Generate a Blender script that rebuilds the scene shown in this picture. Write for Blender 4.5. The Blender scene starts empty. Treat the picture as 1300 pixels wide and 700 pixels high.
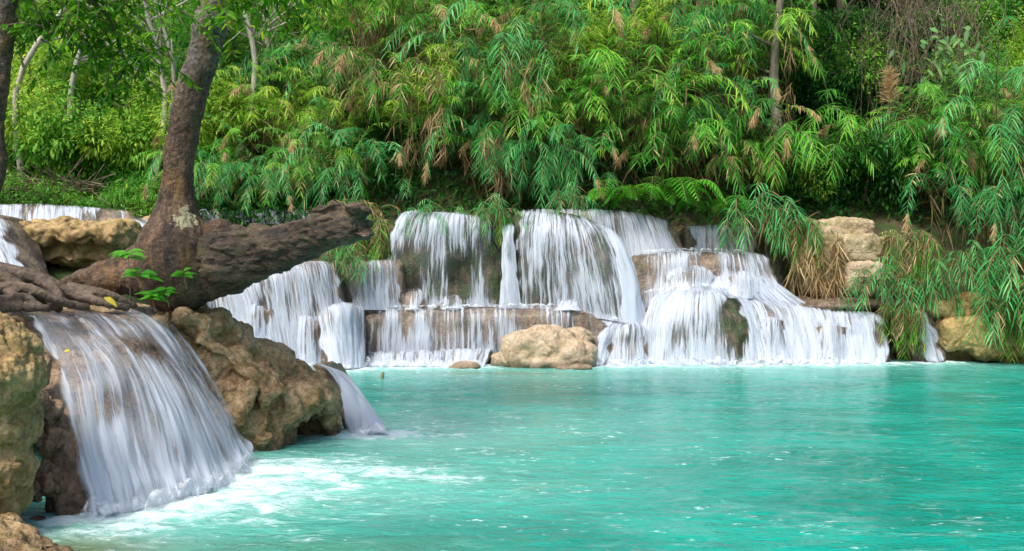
import bpy, bmesh, math
import numpy as np
from mathutils import Vector, Matrix, Euler

S = bpy.context.scene
COL = S.collection
R = math.radians
FPX = 1276.0
CAMZ = 1.8

def P(px, py, Y):
    return np.array([(px - 650.0) * Y / FPX, Y, CAMZ - (py - 350.0) * Y / FPX])

# ------------------------------------------------------------------ noise
_rng = np.random.default_rng(7)
_perm = _rng.permutation(256)
_perm = np.concatenate([_perm, _perm, _perm])
_g = _rng.normal(size=(256, 3)); _g /= np.linalg.norm(_g, axis=1)[:, None]

def perlin(p):
    p = np.asarray(p, float)
    i = np.floor(p).astype(int); f = p - i; i &= 255
    w = f * f * f * (f * (f * 6 - 15) + 10)
    out = 0
    for dx in (0, 1):
        for dy in (0, 1):
            for dz in (0, 1):
                h = _perm[_perm[_perm[(i[:, 0] + dx) & 255] + ((i[:, 1] + dy) & 255)] + ((i[:, 2] + dz) & 255)]
                g = _g[h]
                d = (g[:, 0] * (f[:, 0] - dx) + g[:, 1] * (f[:, 1] - dy) + g[:, 2] * (f[:, 2] - dz))
                ww = (w[:, 0] if dx else 1 - w[:, 0]) * (w[:, 1] if dy else 1 - w[:, 1]) * (w[:, 2] if dz else 1 - w[:, 2])
                out = out + ww * d
    return out * 1.6

def fbm(p, octv=4, gain=0.5, lac=2.03, billow=False):
    a = 1.0; s = 0; q = np.asarray(p, float).copy(); tot = 0
    for k in range(octv):
        n = perlin(q + 17.3 * k)
        if billow: n = np.abs(n) * 2 - 0.6
        s = s + a * n; tot += a; a *= gain; q = q * lac
    return s / tot

def ss(a, b, x):
    t = np.clip((x - a) / (b - a), 0, 1); return t * t * (3 - 2 * t)

# ------------------------------------------------------------------ mesh helpers
def mk_mesh(name, V, F, mat=None, smooth=True, attrs=None, uv=None):
    """V (n,3); F (m,k) with k constant, or a list of such arrays"""
    V = np.asarray(V, np.float32)
    Fs = F if isinstance(F, list) else [F]
    Fs = [np.asarray(f, np.int32) for f in Fs if len(f)]
    me = bpy.data.meshes.new(name)
    me.vertices.add(len(V)); me.vertices.foreach_set('co', V.ravel())
    loops = np.concatenate([f.ravel() for f in Fs])
    tot = np.concatenate([np.full(len(f), f.shape[1], np.int32) for f in Fs])
    start = np.concatenate([[0], np.cumsum(tot)[:-1]]).astype(np.int32)
    me.loops.add(len(loops)); me.loops.foreach_set('vertex_index', loops)
    me.polygons.add(len(tot)); me.polygons.foreach_set('loop_start', start)
    me.polygons.foreach_set('loop_total', tot)
    me.update(calc_edges=True)
    if smooth: me.polygons.foreach_set('use_smooth', np.ones(len(tot), bool))
    if uv is not None:
        l = me.uv_layers.new(name='UVMap'); l.data.foreach_set('uv', np.asarray(uv, np.float32)[loops].ravel())
    for k, a in (attrs or {}).items():
        at = me.attributes.new(k, 'FLOAT', 'POINT'); at.data.foreach_set('value', np.asarray(a, np.float32))
    if mat: me.materials.append(mat)
    return me

def link(name, me, parent=None, loc=(0, 0, 0), rot=(0, 0, 0), scale=(1, 1, 1)):
    o = bpy.data.objects.new(name, me); COL.objects.link(o)
    o.location = loc; o.rotation_euler = rot; o.scale = scale
    if parent: o.parent = parent
    return o

def tag(o, label, cat, group=None, kind=None):
    if label: o['label'] = label
    if cat: o['category'] = cat
    if group: o['group'] = group
    if kind: o['kind'] = kind
    return o

def struct(name, me, label=None):
    o = link(name, me); o['kind'] = 'structure'
    return o

def copy_tree(root):
    r = root.copy(); COL.objects.link(r)
    for ch in list(root.children):
        c = ch.copy(); COL.objects.link(c); c.parent = r
    return r

def cr(pts, n):
    """Catmull-Rom resample (k,d)->(n,d), even in arc length"""
    p = np.asarray(pts, float)
    if len(p) == 2:
        t = np.linspace(0, 1, n)[:, None]; return p[0] * (1 - t) + p[1] * t
    q = np.vstack([2 * p[0] - p[1], p, 2 * p[-1] - p[-2]])
    m = 24; out = []
    for i in range(len(p) - 1):
        a, b, c, d = q[i:i + 4]; t = np.linspace(0, 1, m, endpoint=False)[:, None]
        out.append(0.5 * ((2 * b) + (-a + c) * t + (2 * a - 5 * b + 4 * c - d) * t ** 2 + (-a + 3 * b - 3 * c + d) * t ** 3))
    out.append(p[-1:]); c = np.vstack(out)
    L = np.concatenate([[0], np.cumsum(np.linalg.norm(np.diff(c[:, :3], axis=0), axis=1))])
    s = np.linspace(0, L[-1], n)
    return np.stack([np.interp(s, L, c[:, k]) for k in range(c.shape[1])], 1)

# ------------------------------------------------------------------ materials
def new_mat(name):
    m = bpy.data.materials.new(name); m.use_nodes = True
    nt = m.node_tree; nt.nodes.clear()
    return m, nt, nt.nodes.new('ShaderNodeOutputMaterial')

class N:
    def __init__(s, nt): s.nt = nt
    def n(s, t, **kw):
        x = s.nt.nodes.new(t)
        for k, v in kw.items(): setattr(x, k, v)
        return x
    def l(s, a, b): s.nt.links.new(a, b)
    def math(s, op, a, b=None, c=None, clamp=False):
        x = s.n('ShaderNodeMath', operation=op, use_clamp=clamp)
        for i, v in enumerate((a, b, c)):
            if v is None: continue
            if isinstance(v, (int, float)): x.inputs[i].default_value = v
            else: s.l(v, x.inputs[i])
        return x.outputs[0]
    def noise(s, vec, scale, detail=4, rough=0.55, dist=0.0):
        x = s.n('ShaderNodeTexNoise'); x.inputs['Scale'].default_value = scale
        x.inputs['Detail'].default_value = detail; x.inputs['Roughness'].default_value = rough
        x.inputs['Distortion'].default_value = dist
        if vec is not None: s.l(vec, x.inputs['Vector'])
        return x.outputs['Fac']
    def mapping(s, vec, scale=(1, 1, 1), loc=(0, 0, 0)):
        x = s.n('ShaderNodeMapping'); x.inputs['Scale'].default_value = scale; x.inputs['Location'].default_value = loc
        s.l(vec, x.inputs['Vector']); return x.outputs[0]
    def ramp(s, fac, stops):
        x = s.n('ShaderNodeValToRGB'); el = x.color_ramp.elements
        while len(el) < len(stops): el.new(0.5)
        for e, (p, c) in zip(el, stops): e.position = p; e.color = (*c, 1) if len(c) == 3 else c
        s.l(fac, x.inputs[0]); return x.outputs[0]
    def mr(s, v, a, b, c=0.0, d=1.0, smooth=True):
        x = s.n('ShaderNodeMapRange'); x.interpolation_type = 'SMOOTHSTEP' if smooth else 'LINEAR'
        for i, q in enumerate((a, b, c, d)): x.inputs[i + 1].default_value = q
        s.l(v, x.inputs[0]); return x.outputs[0]
    def mix(s, f, a, b):
        x = s.n('ShaderNodeMix', data_type='RGBA')
        if isinstance(f, (int, float)): x.inputs[0].default_value = f
        else: s.l(f, x.inputs[0])
        for i, v in ((6, a), (7, b)):
            if isinstance(v, (tuple, list)): x.inputs[i].default_value = (*v, 1)
            else: s.l(v, x.inputs[i])
        return x.outputs[2]
    def attr(s, name):
        x = s.n('ShaderNodeAttribute'); x.attribute_name = name; return x.outputs['Fac']
    def bump(s, h, strength, dist, normal=None):
        x = s.n('ShaderNodeBump'); x.inputs['Strength'].default_value = strength; x.inputs['Distance'].default_value = dist
        s.l(h, x.inputs['Height'])
        if normal is not None: s.l(normal, x.inputs['Normal'])
        return x.outputs[0]

def pos_out(g):
    return g.n('ShaderNodeNewGeometry').outputs['Position']

def rock_mat(name, c_dark, c_mid, c_light, moss=(0.07, 0.085, 0.015), moss_amt=0.3, rough=0.6, scale=1.0, streak=0.0, bump=1.0, stretch=(1, 1, 1)):
    m, nt, out = new_mat(name); g = N(nt)
    pos = pos_out(g)
    v = g.mapping(pos, (scale * stretch[0], scale * stretch[1], scale * stretch[2] * (0.25 if streak > 0.5 else 1.0)))
    n1 = g.noise(v, 2.2, 6, 0.62, 0.6)
    n2 = g.noise(v, 11, 5, 0.6, 0.3)
    n3 = g.noise(v, 60, 4, 0.7)
    vor = g.n('ShaderNodeTexVoronoi'); vor.inputs['Scale'].default_value = 26 * scale; g.l(pos, vor.inputs['Vector'])
    f = g.math('ADD', g.math('MULTIPLY', n1, 0.55), g.math('MULTIPLY', n2, 0.45))
    col = g.ramp(f, [(0.34, c_dark), (0.47, c_mid), (0.62, c_light)])
    mz = g.n('ShaderNodeSeparateXYZ'); g.l(g.n('ShaderNodeNewGeometry').outputs['Normal'], mz.inputs[0])
    mn = g.noise(pos, 3.1 * scale, 5, 0.65)
    mf = g.math('MULTIPLY', g.mr(mn, 0.52 - 0.12 * moss_amt, 0.68 - 0.1 * moss_amt), moss_amt * 1.4, clamp=True)
    col = g.mix(mf, col, moss)
    # dirt and pits of their own shape
    pit = g.mr(n3, 0.38, 0.48)
    col = g.mix(g.math('MULTIPLY', g.math('SUBTRACT', 1.0, pit), 0.45), col, tuple(0.35 * c for c in c_dark))
    # wet band just over the pool
    sz = g.n('ShaderNodeSeparateXYZ'); g.l(pos, sz.inputs[0])
    wet = g.mr(g.math('ADD', sz.outputs[2], g.math('MULTIPLY', mn, 0.3)), 0.34, 0.2)
    col = g.mix(g.math('MULTIPLY', wet, 0.6), col, tuple(0.45 * c for c in c_dark))
    b = g.n('ShaderNodeBsdfPrincipled'); g.l(col, b.inputs['Base Color'])
    g.l(g.mr(n2, 0.35, 0.7, rough - 0.18, rough + 0.2), b.inputs['Roughness'])
    b.inputs['Specular IOR Level'].default_value = 0.4
    h = g.math('ADD', g.math('ADD', g.math('MULTIPLY', n2, 0.9), g.math('MULTIPLY', n3, 0.35)), g.math('MULTIPLY', vor.outputs['Distance'], 0.3))
    g.l(g.bump(h, 0.8 * bump, 0.05 / scale), b.inputs['Normal'])
    g.l(b.outputs[0], out.inputs[0])
    return m

def leaf_mat(name, stops, trans=0.35, rough=0.5, objvar=0.25):
    m, nt, out = new_mat(name); g = N(nt)
    r = g.attr('rnd')
    oi = g.n('ShaderNodeObjectInfo').outputs['Random']
    f = g.math('ADD', r, g.math('MULTIPLY', g.math('SUBTRACT', oi, 0.5), objvar), clamp=True)
    col = g.ramp(f, stops)
    b = g.n('ShaderNodeBsdfPrincipled'); g.l(col, b.inputs['Base Color']); b.inputs['Roughness'].default_value = rough
    b.inputs['Specular IOR Level'].default_value = 0.22
    t = g.n('ShaderNodeBsdfTranslucent')
    hs = g.n('ShaderNodeHueSaturation'); hs.inputs['Value'].default_value = 1.25; hs.inputs['Hue'].default_value = 0.487; g.l(col, hs.inputs['Color'])
    g.l(hs.outputs[0], t.inputs[0])
    x = g.n('ShaderNodeMixShader'); x.inputs[0].default_value = trans
    g.l(b.outputs[0], x.inputs[1]); g.l(t.outputs[0], x.inputs[2]); g.l(x.outputs[0], out.inputs[0])
    return m

def plain_noise_mat(name, c1, c2, scale=8, rough=0.8, stretch=(1, 1, 1), bump=0.5, bd=0.02):
    m, nt, out = new_mat(name); g = N(nt)
    tc = g.n('ShaderNodeTexCoord').outputs['Object']
    v = g.mapping(tc, stretch); n = g.noise(v, scale, 6, 0.65)
    b = g.n('ShaderNodeBsdfPrincipled'); g.l(g.ramp(n, [(0.35, c1), (0.65, c2)]), b.inputs['Base Color'])
    b.inputs['Roughness'].default_value = rough
    g.l(g.bump(n, bump, bd), b.inputs['Normal']); g.l(b.outputs[0], out.inputs[0])
    return m

M_trav = rock_mat('travertine_wet', (0.03, 0.02, 0.014), (0.11, 0.078, 0.055), (0.29, 0.22, 0.155), moss_amt=0.3, rough=0.5, scale=1.0, streak=1)
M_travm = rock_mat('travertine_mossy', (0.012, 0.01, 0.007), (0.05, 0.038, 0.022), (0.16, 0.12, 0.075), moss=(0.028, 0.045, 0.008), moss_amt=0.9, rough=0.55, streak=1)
M_near = rock_mat('tufa_brown', (0.08, 0.05, 0.02), (0.27, 0.175, 0.08), (0.5, 0.37, 0.22), moss=(0.14, 0.11, 0.02), moss_amt=0.4, rough=0.38, scale=1.7, bump=1.1)
M_under = rock_mat('tufa_wet', (0.05, 0.03, 0.015), (0.17, 0.105, 0.055), (0.34, 0.24, 0.15), moss_amt=0.15, rough=0.4, scale=2.0)
M_ochre = rock_mat('tufa_ochre', (0.08, 0.05, 0.018), (0.28, 0.185, 0.075), (0.48, 0.35, 0.17), moss=(0.16, 0.14, 0.02), moss_amt=0.4, rough=0.75, scale=2.6)
M_block = rock_mat('limestone', (0.15, 0.11, 0.06), (0.34, 0.26, 0.15), (0.52, 0.42, 0.28), moss=(0.15, 0.14, 0.04), moss_amt=0.45, rough=0.8, scale=1.0)
M_gold = rock_mat('limestone_gold', (0.12, 0.08, 0.02), (0.33, 0.23, 0.08), (0.5, 0.37, 0.17), moss=(0.1, 0.1, 0.02), moss_amt=0.5, rough=0.7, scale=1.3)
M_boul = rock_mat('boulder_tan', (0.16, 0.11, 0.06), (0.38, 0.28, 0.18), (0.56, 0.45, 0.33), moss=(0.2, 0.17, 0.06), moss_amt=0.3, rough=0.5, scale=1.5)
M_soil = rock_mat('forest_floor', (0.015, 0.012, 0.006), (0.04, 0.035, 0.015), (0.09, 0.07, 0.03), moss=(0.03, 0.06, 0.01), moss_amt=0.8, rough=0.9, scale=1.0)

M_reed = leaf_mat('reed_leaf', [(0.0, (0.012, 0.10, 0.010)), (0.3, (0.03, 0.20, 0.015)), (0.6, (0.09, 0.37, 0.03)), (0.8, (0.2, 0.5, 0.05)), (1.0, (0.38, 0.54, 0.08))], trans=0.4)
M_reedb = leaf_mat('reed_leaf_blue', [(0.0, (0.012, 0.12, 0.025)), (0.4, (0.04, 0.27, 0.06)), (0.75, (0.11, 0.43, 0.13)), (1.0, (0.25, 0.52, 0.18))], trans=0.35)
M_reedy = leaf_mat('reed_leaf_yellow', [(0.0, (0.04, 0.17, 0.008)), (0.4, (0.13, 0.36, 0.02)), (0.75, (0.27, 0.50, 0.03)), (1.0, (0.46, 0.55, 0.08))], trans=0.45)
M_straw = leaf_mat('straw', [(0.0, (0.09, 0.055, 0.02)), (0.5, (0.28, 0.19, 0.09)), (1.0, (0.5, 0.38, 0.2))], trans=0.25, rough=0.7)
M_plume = leaf_mat('plume_fluff', [(0.0, (0.33, 0.22, 0.1)), (0.6, (0.5, 0.36, 0.18)), (1.0, (0.6, 0.48, 0.28))], trans=0.4, rough=0.8)
M_broad = leaf_mat('broad_leaf', [(0.0, (0.02, 0.10, 0.012)), (0.35, (0.06, 0.24, 0.025)), (0.7, (0.16, 0.4, 0.04)), (1.0, (0.38, 0.52, 0.05))], trans=0.4)
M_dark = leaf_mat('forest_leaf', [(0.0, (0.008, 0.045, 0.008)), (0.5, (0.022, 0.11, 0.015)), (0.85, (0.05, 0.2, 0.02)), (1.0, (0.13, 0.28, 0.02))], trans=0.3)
M_lime = leaf_mat('lime_leaf', [(0.0, (0.07, 0.22, 0.02)), (0.4, (0.22, 0.42, 0.04)), (0.8, (0.42, 0.58, 0.07)), (1.0, (0.6, 0.62, 0.1))], trans=0.5)  # greens lifted pale, haze of the far left slope put into the leaf colour
M_big = leaf_mat('big_leaf', [(0.0, (0.05, 0.15, 0.04)), (0.6, (0.12, 0.28, 0.08)), (1.0, (0.3, 0.4, 0.14))], trans=0.3)
M_canopy = leaf_mat('canopy_leaf', [(0.0, (0.03, 0.15, 0.006)), (0.5, (0.08, 0.31, 0.01)), (0.85, (0.17, 0.43, 0.015)), (1.0, (0.34, 0.5, 0.02))], trans=0.5)
M_fern = leaf_mat('fern_leaf', [(0.0, (0.02, 0.16, 0.01)), (0.5, (0.06, 0.32, 0.02)), (1.0, (0.14, 0.42, 0.03))], trans=0.45)
M_cane = plain_noise_mat('cane', (0.06, 0.06, 0.02), (0.22, 0.19, 0.08), 6, 0.6)
M_twig = plain_noise_mat('twig', (0.07, 0.05, 0.03), (0.22, 0.17, 0.12), 9, 0.9)
M_pale = plain_noise_mat('pale_bark', (0.24, 0.21, 0.17), (0.5, 0.46, 0.4), 7, 0.85, (1, 1, 0.3))
M_dbark = plain_noise_mat('dark_bark', (0.05, 0.04, 0.03), (0.2, 0.16, 0.12), 7, 0.9, (1, 1, 0.25))
M_yleaf = leaf_mat('yellow_leaf', [(0.0, (0.38, 0.33, 0.02)), (1.0, (0.6, 0.45, 0.04))], trans=0.2)

# falling water: strands of white water, open between them where the rock shows
def fall_mat(name, fine, coarse, vsc=0.5, amax=0.95, contrast=6.5, col=(0.57, 0.63, 0.72), filmk=.33):
    m, nt, out = new_mat(name); g = N(nt)
    uv = g.n('ShaderNodeUVMap').outputs[0]
    cov = g.attr('cov')
    wob = g.noise(g.mapping(uv, (2.0, 2.2, 1)), 1.0, 3, 0.6)
    cmb = g.n('ShaderNodeVectorMath', operation='ADD'); g.l(uv, cmb.inputs[0])
    cx = g.n('ShaderNodeCombineXYZ'); g.l(g.math('MULTIPLY', wob, 1.5 / fine), cx.inputs[0]); g.l(cx.outputs[0], cmb.inputs[1])
    n1 = g.noise(g.mapping(cmb.outputs[0], (fine, vsc * 1.3, 1)), 1.0, 3, 0.6)
    n2 = g.noise(g.mapping(cmb.outputs[0], (coarse, vsc * 1.8, 1), (3.7, 1.1, 0)), 1.0, 2, 0.5)
    n3 = g.noise(g.mapping(cmb.outputs[0], (fine * 3.1, vsc * 4, 1), (8.7, 1.1, 0)), 1.0, 2, 0.5)
    s = g.math('ADD', g.math('ADD', g.math('MULTIPLY', n1, 0.5), g.math('MULTIPLY', n2, 0.32)), g.math('MULTIPLY', n3, 0.18))
    x = g.math('MULTIPLY', g.math('SUBTRACT', s, 0.5), contrast)
    a = g.math('ADD', g.math('ADD', x, 0.5), g.math('MULTIPLY', g.math('SUBTRACT', cov, 0.61), 2.2))
    a = g.mr(a, 0.0, 1.0, 0.0, amax)
    film = g.math('MULTIPLY', g.mr(cov, 0.15, 0.9, 0.02, 0.6), g.mr(n2, .3, .65, .45, 1.0))
    a = g.math('MAXIMUM', a, g.math('MULTIPLY', film, filmk))
    b = g.n('ShaderNodeBsdfPrincipled')
    b.inputs['Base Color'].default_value = (*col, 1); b.inputs['Roughness'].default_value = 0.32
    b.inputs['IOR'].default_value = 1.33; b.inputs['Specular IOR Level'].default_value = 0.5
    g.l(g.bump(s, 0.7, 0.35 / fine), b.inputs['Normal'])
    tl = g.n('ShaderNodeBsdfTranslucent'); tl.inputs[0].default_value = (*col, 1)
    x1 = g.n('ShaderNodeMixShader'); x1.inputs[0].default_value = 0.3; g.l(b.outputs[0], x1.inputs[1]); g.l(tl.outputs[0], x1.inputs[2])
    tr = g.n('ShaderNodeBsdfTransparent')
    x2 = g.n('ShaderNodeMixShader'); g.l(a, x2.inputs[0]); g.l(tr.outputs[0], x2.inputs[1]); g.l(x1.outputs[0], x2.inputs[2])
    g.l(x2.outputs[0], out.inputs[0])
    return m
M_fall = fall_mat('falling_water', 16, 4.0, 0.5, 0.9)
M_falln = fall_mat('falling_water_close', 17, 3.6, 0.32, 0.85, contrast=5.5, filmk=.8)

def foam_mat():
    m, nt, out = new_mat('foam'); g = N(nt)
    pos = pos_out(g); cov = g.attr('cov')
    n = g.noise(pos, 9, 5, 0.7)
    a = g.mr(g.math('ADD', g.math('MULTIPLY', g.math('SUBTRACT', n, 0.5), 1.8), cov), 0.15, 0.85, 0, 0.9)
    b = g.n('ShaderNodeBsdfPrincipled'); b.inputs['Base Color'].default_value = (0.6, 0.67, 0.73, 1); b.inputs['Roughness'].default_value = 0.55
    g.l(g.bump(g.noise(pos, 25, 4, 0.7), 0.35, 0.02), b.inputs['Normal'])
    tr = g.n('ShaderNodeBsdfTransparent'); x2 = g.n('ShaderNodeMixShader')
    g.l(a, x2.inputs[0]); g.l(tr.outputs[0], x2.inputs[1]); g.l(b.outputs[0], x2.inputs[2]); g.l(x2.outputs[0], out.inputs[0])
    return m
M_foam = foam_mat()

def water_mat():
    m, nt, out = new_mat('pool_water'); g = N(nt)
    pos = pos_out(g); foam = g.attr('foam'); milk = g.attr('milk'); shal = g.attr('shallow')
    big = g.noise(g.mapping(pos, (0.5, 0.8, 1)), 1.0, 4, 0.6)
    deep = g.mix(g.mr(big, 0.35, 0.65), (0.0, 0.18, 0.138), (0.003, 0.27, 0.208))
    mcol = g.mix(g.math('MULTIPLY', milk, 0.8, clamp=True), deep, (0.24, 0.54, 0.48))
    mcol = g.mix(shal, mcol, (0.10, 0.13, 0.055))
    # foam filaments; flecks painted white for foam and ripple glints; pale streaks
    warp = g.n('ShaderNodeTexNoise'); warp.inputs['Scale'].default_value = 2.0; g.l(pos, warp.inputs['Vector'])
    va = g.n('ShaderNodeVectorMath', operation='MULTIPLY_ADD'); g.l(warp.outputs['Color'], va.inputs[0]); va.inputs[1].default_value = (0.7, 0.7, 0); g.l(pos, va.inputs[2])
    f1 = g.noise(g.mapping(va.outputs[0], (2.2, 3.4, 1)), 1.0, 6, 0.68)
    f2 = g.noise(g.mapping(pos, (6, 11, 1)), 1.0, 5, 0.7)
    f3 = g.noise(g.mapping(va.outputs[0], (0.6, 1.0, 1), (5, 2, 0)), 1.0, 3, 0.6)
    ff = g.math('ADD', g.math('MULTIPLY', f1, 0.6), g.math('MULTIPLY', f2, 0.4))
    a = g.math('ADD', g.math('MULTIPLY', g.math('SUBTRACT', ff, 0.5), 6.5), g.math('MULTIPLY', foam, 1.35))
    a1 = g.mr(a, 0.35, 2.0, 0, 0.92)
    sp = g.n('ShaderNodeSeparateXYZ'); g.l(pos, sp.inputs[0]); sx = sp.outputs[0]
    fl = g.math('ADD', g.math('ADD', f2, g.math('MULTIPLY', g.math('SUBTRACT', f3, 0.5), 0.35)), g.math('MULTIPLY', milk, 0.06))
    a2 = g.mr(g.math('SUBTRACT', fl, g.mr(sx, 0.0, 7.0, 0.0, 0.03)), 0.62, 0.73, 0, 0.75)
    a3 = g.math('MULTIPLY', g.mr(g.noise(g.mapping(va.outputs[0], (1.3, 4.0, 1), (2, 9, 0)), 1.0, 6, 0.72), .52, .76), g.mr(f3, .35, .65, .05, .36))
    af = g.math('MAXIMUM', g.math('MAXIMUM', a1, a2), a3)
    b = g.n('ShaderNodeBsdfPrincipled')
    g.l(g.mix(af, mcol, (0.6, 0.69, 0.72)), b.inputs['Base Color'])
    g.l(g.mr(af, 0, 1, 0.14, 0.6), b.inputs['Roughness'])
    b.inputs['IOR'].default_value = 1.33; b.inputs['Specular IOR Level'].default_value = 0.5
    b.inputs['Diffuse Roughness'].default_value = 0.0
    w1 = g.noise(g.mapping(pos, (3.0, 5.5, 1)), 1.0, 4, 0.6, 0.4)
    w2 = g.noise(g.mapping(pos, (14, 24, 1)), 1.0, 3, 0.6)
    h = g.math('ADD', w1, g.math('MULTIPLY', w2, 0.22))
    g.l(g.bump(h, 0.55, 0.10), b.inputs['Normal']); g.l(b.outputs[0], out.inputs[0])
    return m
M_water = water_mat()

# ------------------------------------------------------------------ rocks from merged blobs
_ico = None
def ico():
    global _ico
    if _ico is None:
        bm = bmesh.new(); bmesh.ops.create_icosphere(bm, subdivisions=3, radius=1)
        _ico = (np.array([v.co[:] for v in bm.verts]), np.array([[v.index for v in f.verts] for f in bm.faces])); bm.free()
    return _ico

def blob_mesh(name, blobs, voxel, mat, smooth_it=6, disp=(), sq=1.0):
    """blobs: (center(3), radii(3), rotz, roty) -> merged voxel surface, displaced by noise octaves
    disp: list of (amp, freq, kind)"""
    iv, iff = ico(); iv = np.sign(iv) * np.abs(iv) ** sq; Vs = []; Fs = []; o = 0
    for b in blobs:
        c, r = np.asarray(b[0], float), np.asarray(b[1], float)
        e = Euler((b[4] if len(b) > 4 else 0, b[3] if len(b) > 3 else 0, b[2] if len(b) > 2 else 0))
        m = np.array(e.to_matrix())
        Vs.append((iv * r) @ m.T + c); Fs.append(iff + o); o += len(iv)
    me = mk_mesh(name + '_tmp', np.vstack(Vs), np.vstack(Fs))
    ob = bpy.data.objects.new('tmp', me); COL.objects.link(ob)
    md = ob.modifiers.new('r', 'REMESH'); md.mode = 'VOXEL'; md.voxel_size = voxel
    sm = ob.modifiers.new('s', 'SMOOTH'); sm.factor = 0.5; sm.iterations = smooth_it
    dg = bpy.context.evaluated_depsgraph_get()
    res = bpy.data.meshes.new_from_object(ob.evaluated_get(dg))
    bpy.data.objects.remove(ob); bpy.data.meshes.remove(me)
    n = len(res.vertices); V = np.zeros(n * 3); res.vertices.foreach_get('co', V); V = V.reshape(-1, 3)
    for amp, fr, kind in disp:
        NN = np.zeros(n * 3); res.vertices.foreach_get('normal', NN); NN = NN.reshape(-1, 3)
        q = V * np.asarray(fr if isinstance(fr, (tuple, list)) else (fr, fr, fr))
        if kind == 'b': d = fbm(q, 3, billow=True)
        elif kind == 'c':   # creases
            d = -np.exp(-(np.abs(perlin(q + 0.35 * perlin(q * 1.7)[:, None])) / 0.13) ** 1.2)
        else: d = fbm(q, 4)
        V = V + NN * (amp * d)[:, None]
        res.vertices.foreach_set('co', V.ravel()); res.update()
    res.polygons.foreach_set('use_smooth', np.ones(len(res.polygons), bool))
    res.materials.clear(); res.materials.append(mat); res.name = name
    return res

def pb(px, py, Y, rx, rz, ry, rotz=0, roty=0):
    """blob placed over a pixel at distance Y; rx, rz in pixels there, ry in metres"""
    k = Y / FPX
    return (P(px, py, Y), (rx * k, ry, rz * k), rotz, roty)

def chain(pts, step=0.35):
    """pts: list of (x,y,z,r) -> blobs along a smooth line"""
    p = np.asarray(pts, float); L = np.linalg.norm(np.diff(p[:, :3], axis=0), axis=1).sum()
    n = max(4, int(L / (p[:, 3].mean() * step)))
    q = cr(p, n)
    return [(a[:3], (a[3],) * 3, 0, 0) for a in q]

def PR(px, py, Y, rpx):
    return (*P(px, py, Y), rpx * Y / FPX)

def tube_arrays(pts, sides=5):
    """pts (n,4) -> verts, quads"""
    p = np.asarray(pts, float); n = len(p)
    T = np.gradient(p[:, :3], axis=0); T /= np.linalg.norm(T, axis=1)[:, None] + 1e-9
    a = np.cross(T, [0.31, 0.22, 0.92]); a /= np.linalg.norm(a, axis=1)[:, None] + 1e-9
    b = np.cross(T, a)
    th = np.linspace(0, 2 * np.pi, sides, endpoint=False)
    V = p[:, None, :3] + p[:, None, 3:4] * (np.cos(th)[None, :, None] * a[:, None] + np.sin(th)[None, :, None] * b[:, None])
    i = np.arange(n - 1)[:, None]; j = np.arange(sides)[None]; j2 = (j + 1) % sides
    F = np.stack([i * sides + j, i * sides + j2, (i + 1) * sides + j2, (i + 1) * sides + j], -1).reshape(-1, 4)
    return V.reshape(-1, 3), F

class Acc:
    def __init__(s): s.V = []; s.F = []; s.A = []; s.o = 0
    def add(s, V, F, a=0.5):
        s.V.append(V); s.F.append(np.asarray(F) + s.o); s.o += len(V)
        s.A.append(np.broadcast_to(a, (len(V),)) if np.ndim(a) == 0 else a)
    def mesh(s, name, mat):
        return mk_mesh(name, np.vstack(s.V), np.vstack(s.F), mat, attrs={'rnd': np.concatenate(s.A)})

PROF = {'blade': np.array([0.55, 1.0, 0.8, 0.04]), 'oval': np.array([0.12, 1.0, 0.85, 0.05]), 'quad': np.array([0.2, 1.0, 0.1])}
def leaves(base, d, up, L, W, droop, rnd, prof='blade'):
    """many leaves at once: base, direction, up (n,3); L,W,droop,rnd (n,)"""
    n = len(base); pr = PROF[prof]; k = len(pr); t = np.linspace(0, 1, k)
    d = d / (np.linalg.norm(d, axis=1)[:, None] + 1e-9)
    s = np.cross(d, up); s /= np.linalg.norm(s, axis=1)[:, None] + 1e-9
    c = base[:, None] + d[:, None] * (L[:, None] * t)[..., None]
    c[..., 2] -= (droop * L)[:, None] * (t ** 2)[None]
    w = (W[:, None] * pr[None] * 0.5)[..., None] * s[:, None]
    V = np.stack([c - w, c + w], 2)            # n,k,2,3
    b = (np.arange(n) * 2 * k)[:, None]; i = (np.arange(k - 1) * 2)[None]
    F = np.stack([b + i, b + i + 1, b + i + 3, b + i + 2], -1).reshape(-1, 4)
    return V.reshape(-1, 3), F, np.repeat(rnd, 2 * k)

# ------------------------------------------------------------------ terrain
def terrain_z(x, y):
    left_z = np.interp(y, [9, 12, 14, 18, 23.5, 28, 36, 60, 90], [1.3, 1.4, 1.7, 2.2, 2.9, 3.6, 7.5, 20, 34])
    backL = np.interp(y, [20.6, 21.6, 24.5, 26, 34, 60, 90], [-0.9, 2.1, 3.0, 3.5, 8.0, 22, 36])
    backR = np.interp(y, [21.4, 23.0, 23.6, 25, 29, 34, 45, 90], [-0.9, 2.4, 2.7, 3.7, 7.6, 10, 17, 42])
    w = ss(-5.2, -3.6, x)
    back = backL * (1 - w) + backR * w
    xb = -4.5 - (y - 10) * 0.13
    lm = ss(xb + 0.3, xb - 0.4, x) * ss(9.8, 10.6, y)
    z = np.full(np.shape(x), -0.9)
    z = np.maximum(z, back)
    z = z * (1 - lm) + np.maximum(left_z, back) * lm
    # banks out of frame: right, near left, camera side
    rb = np.interp(x, [11.5, 13, 20, 60], [-0.9, 1.2, 4, 22])
    z = np.maximum(z, rb)
    lb = np.interp(-x, [4.9, 6.0, 9, 14, 60], [-0.9, 0.9, 1.4, 3, 20]); z = np.maximum(z, lb)
    cb = np.interp(-y, [-2.6, -1.2, 5, 40], [-0.9, 0.25, 0.8, 6]); z = np.maximum(z, cb)
    return z

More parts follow.
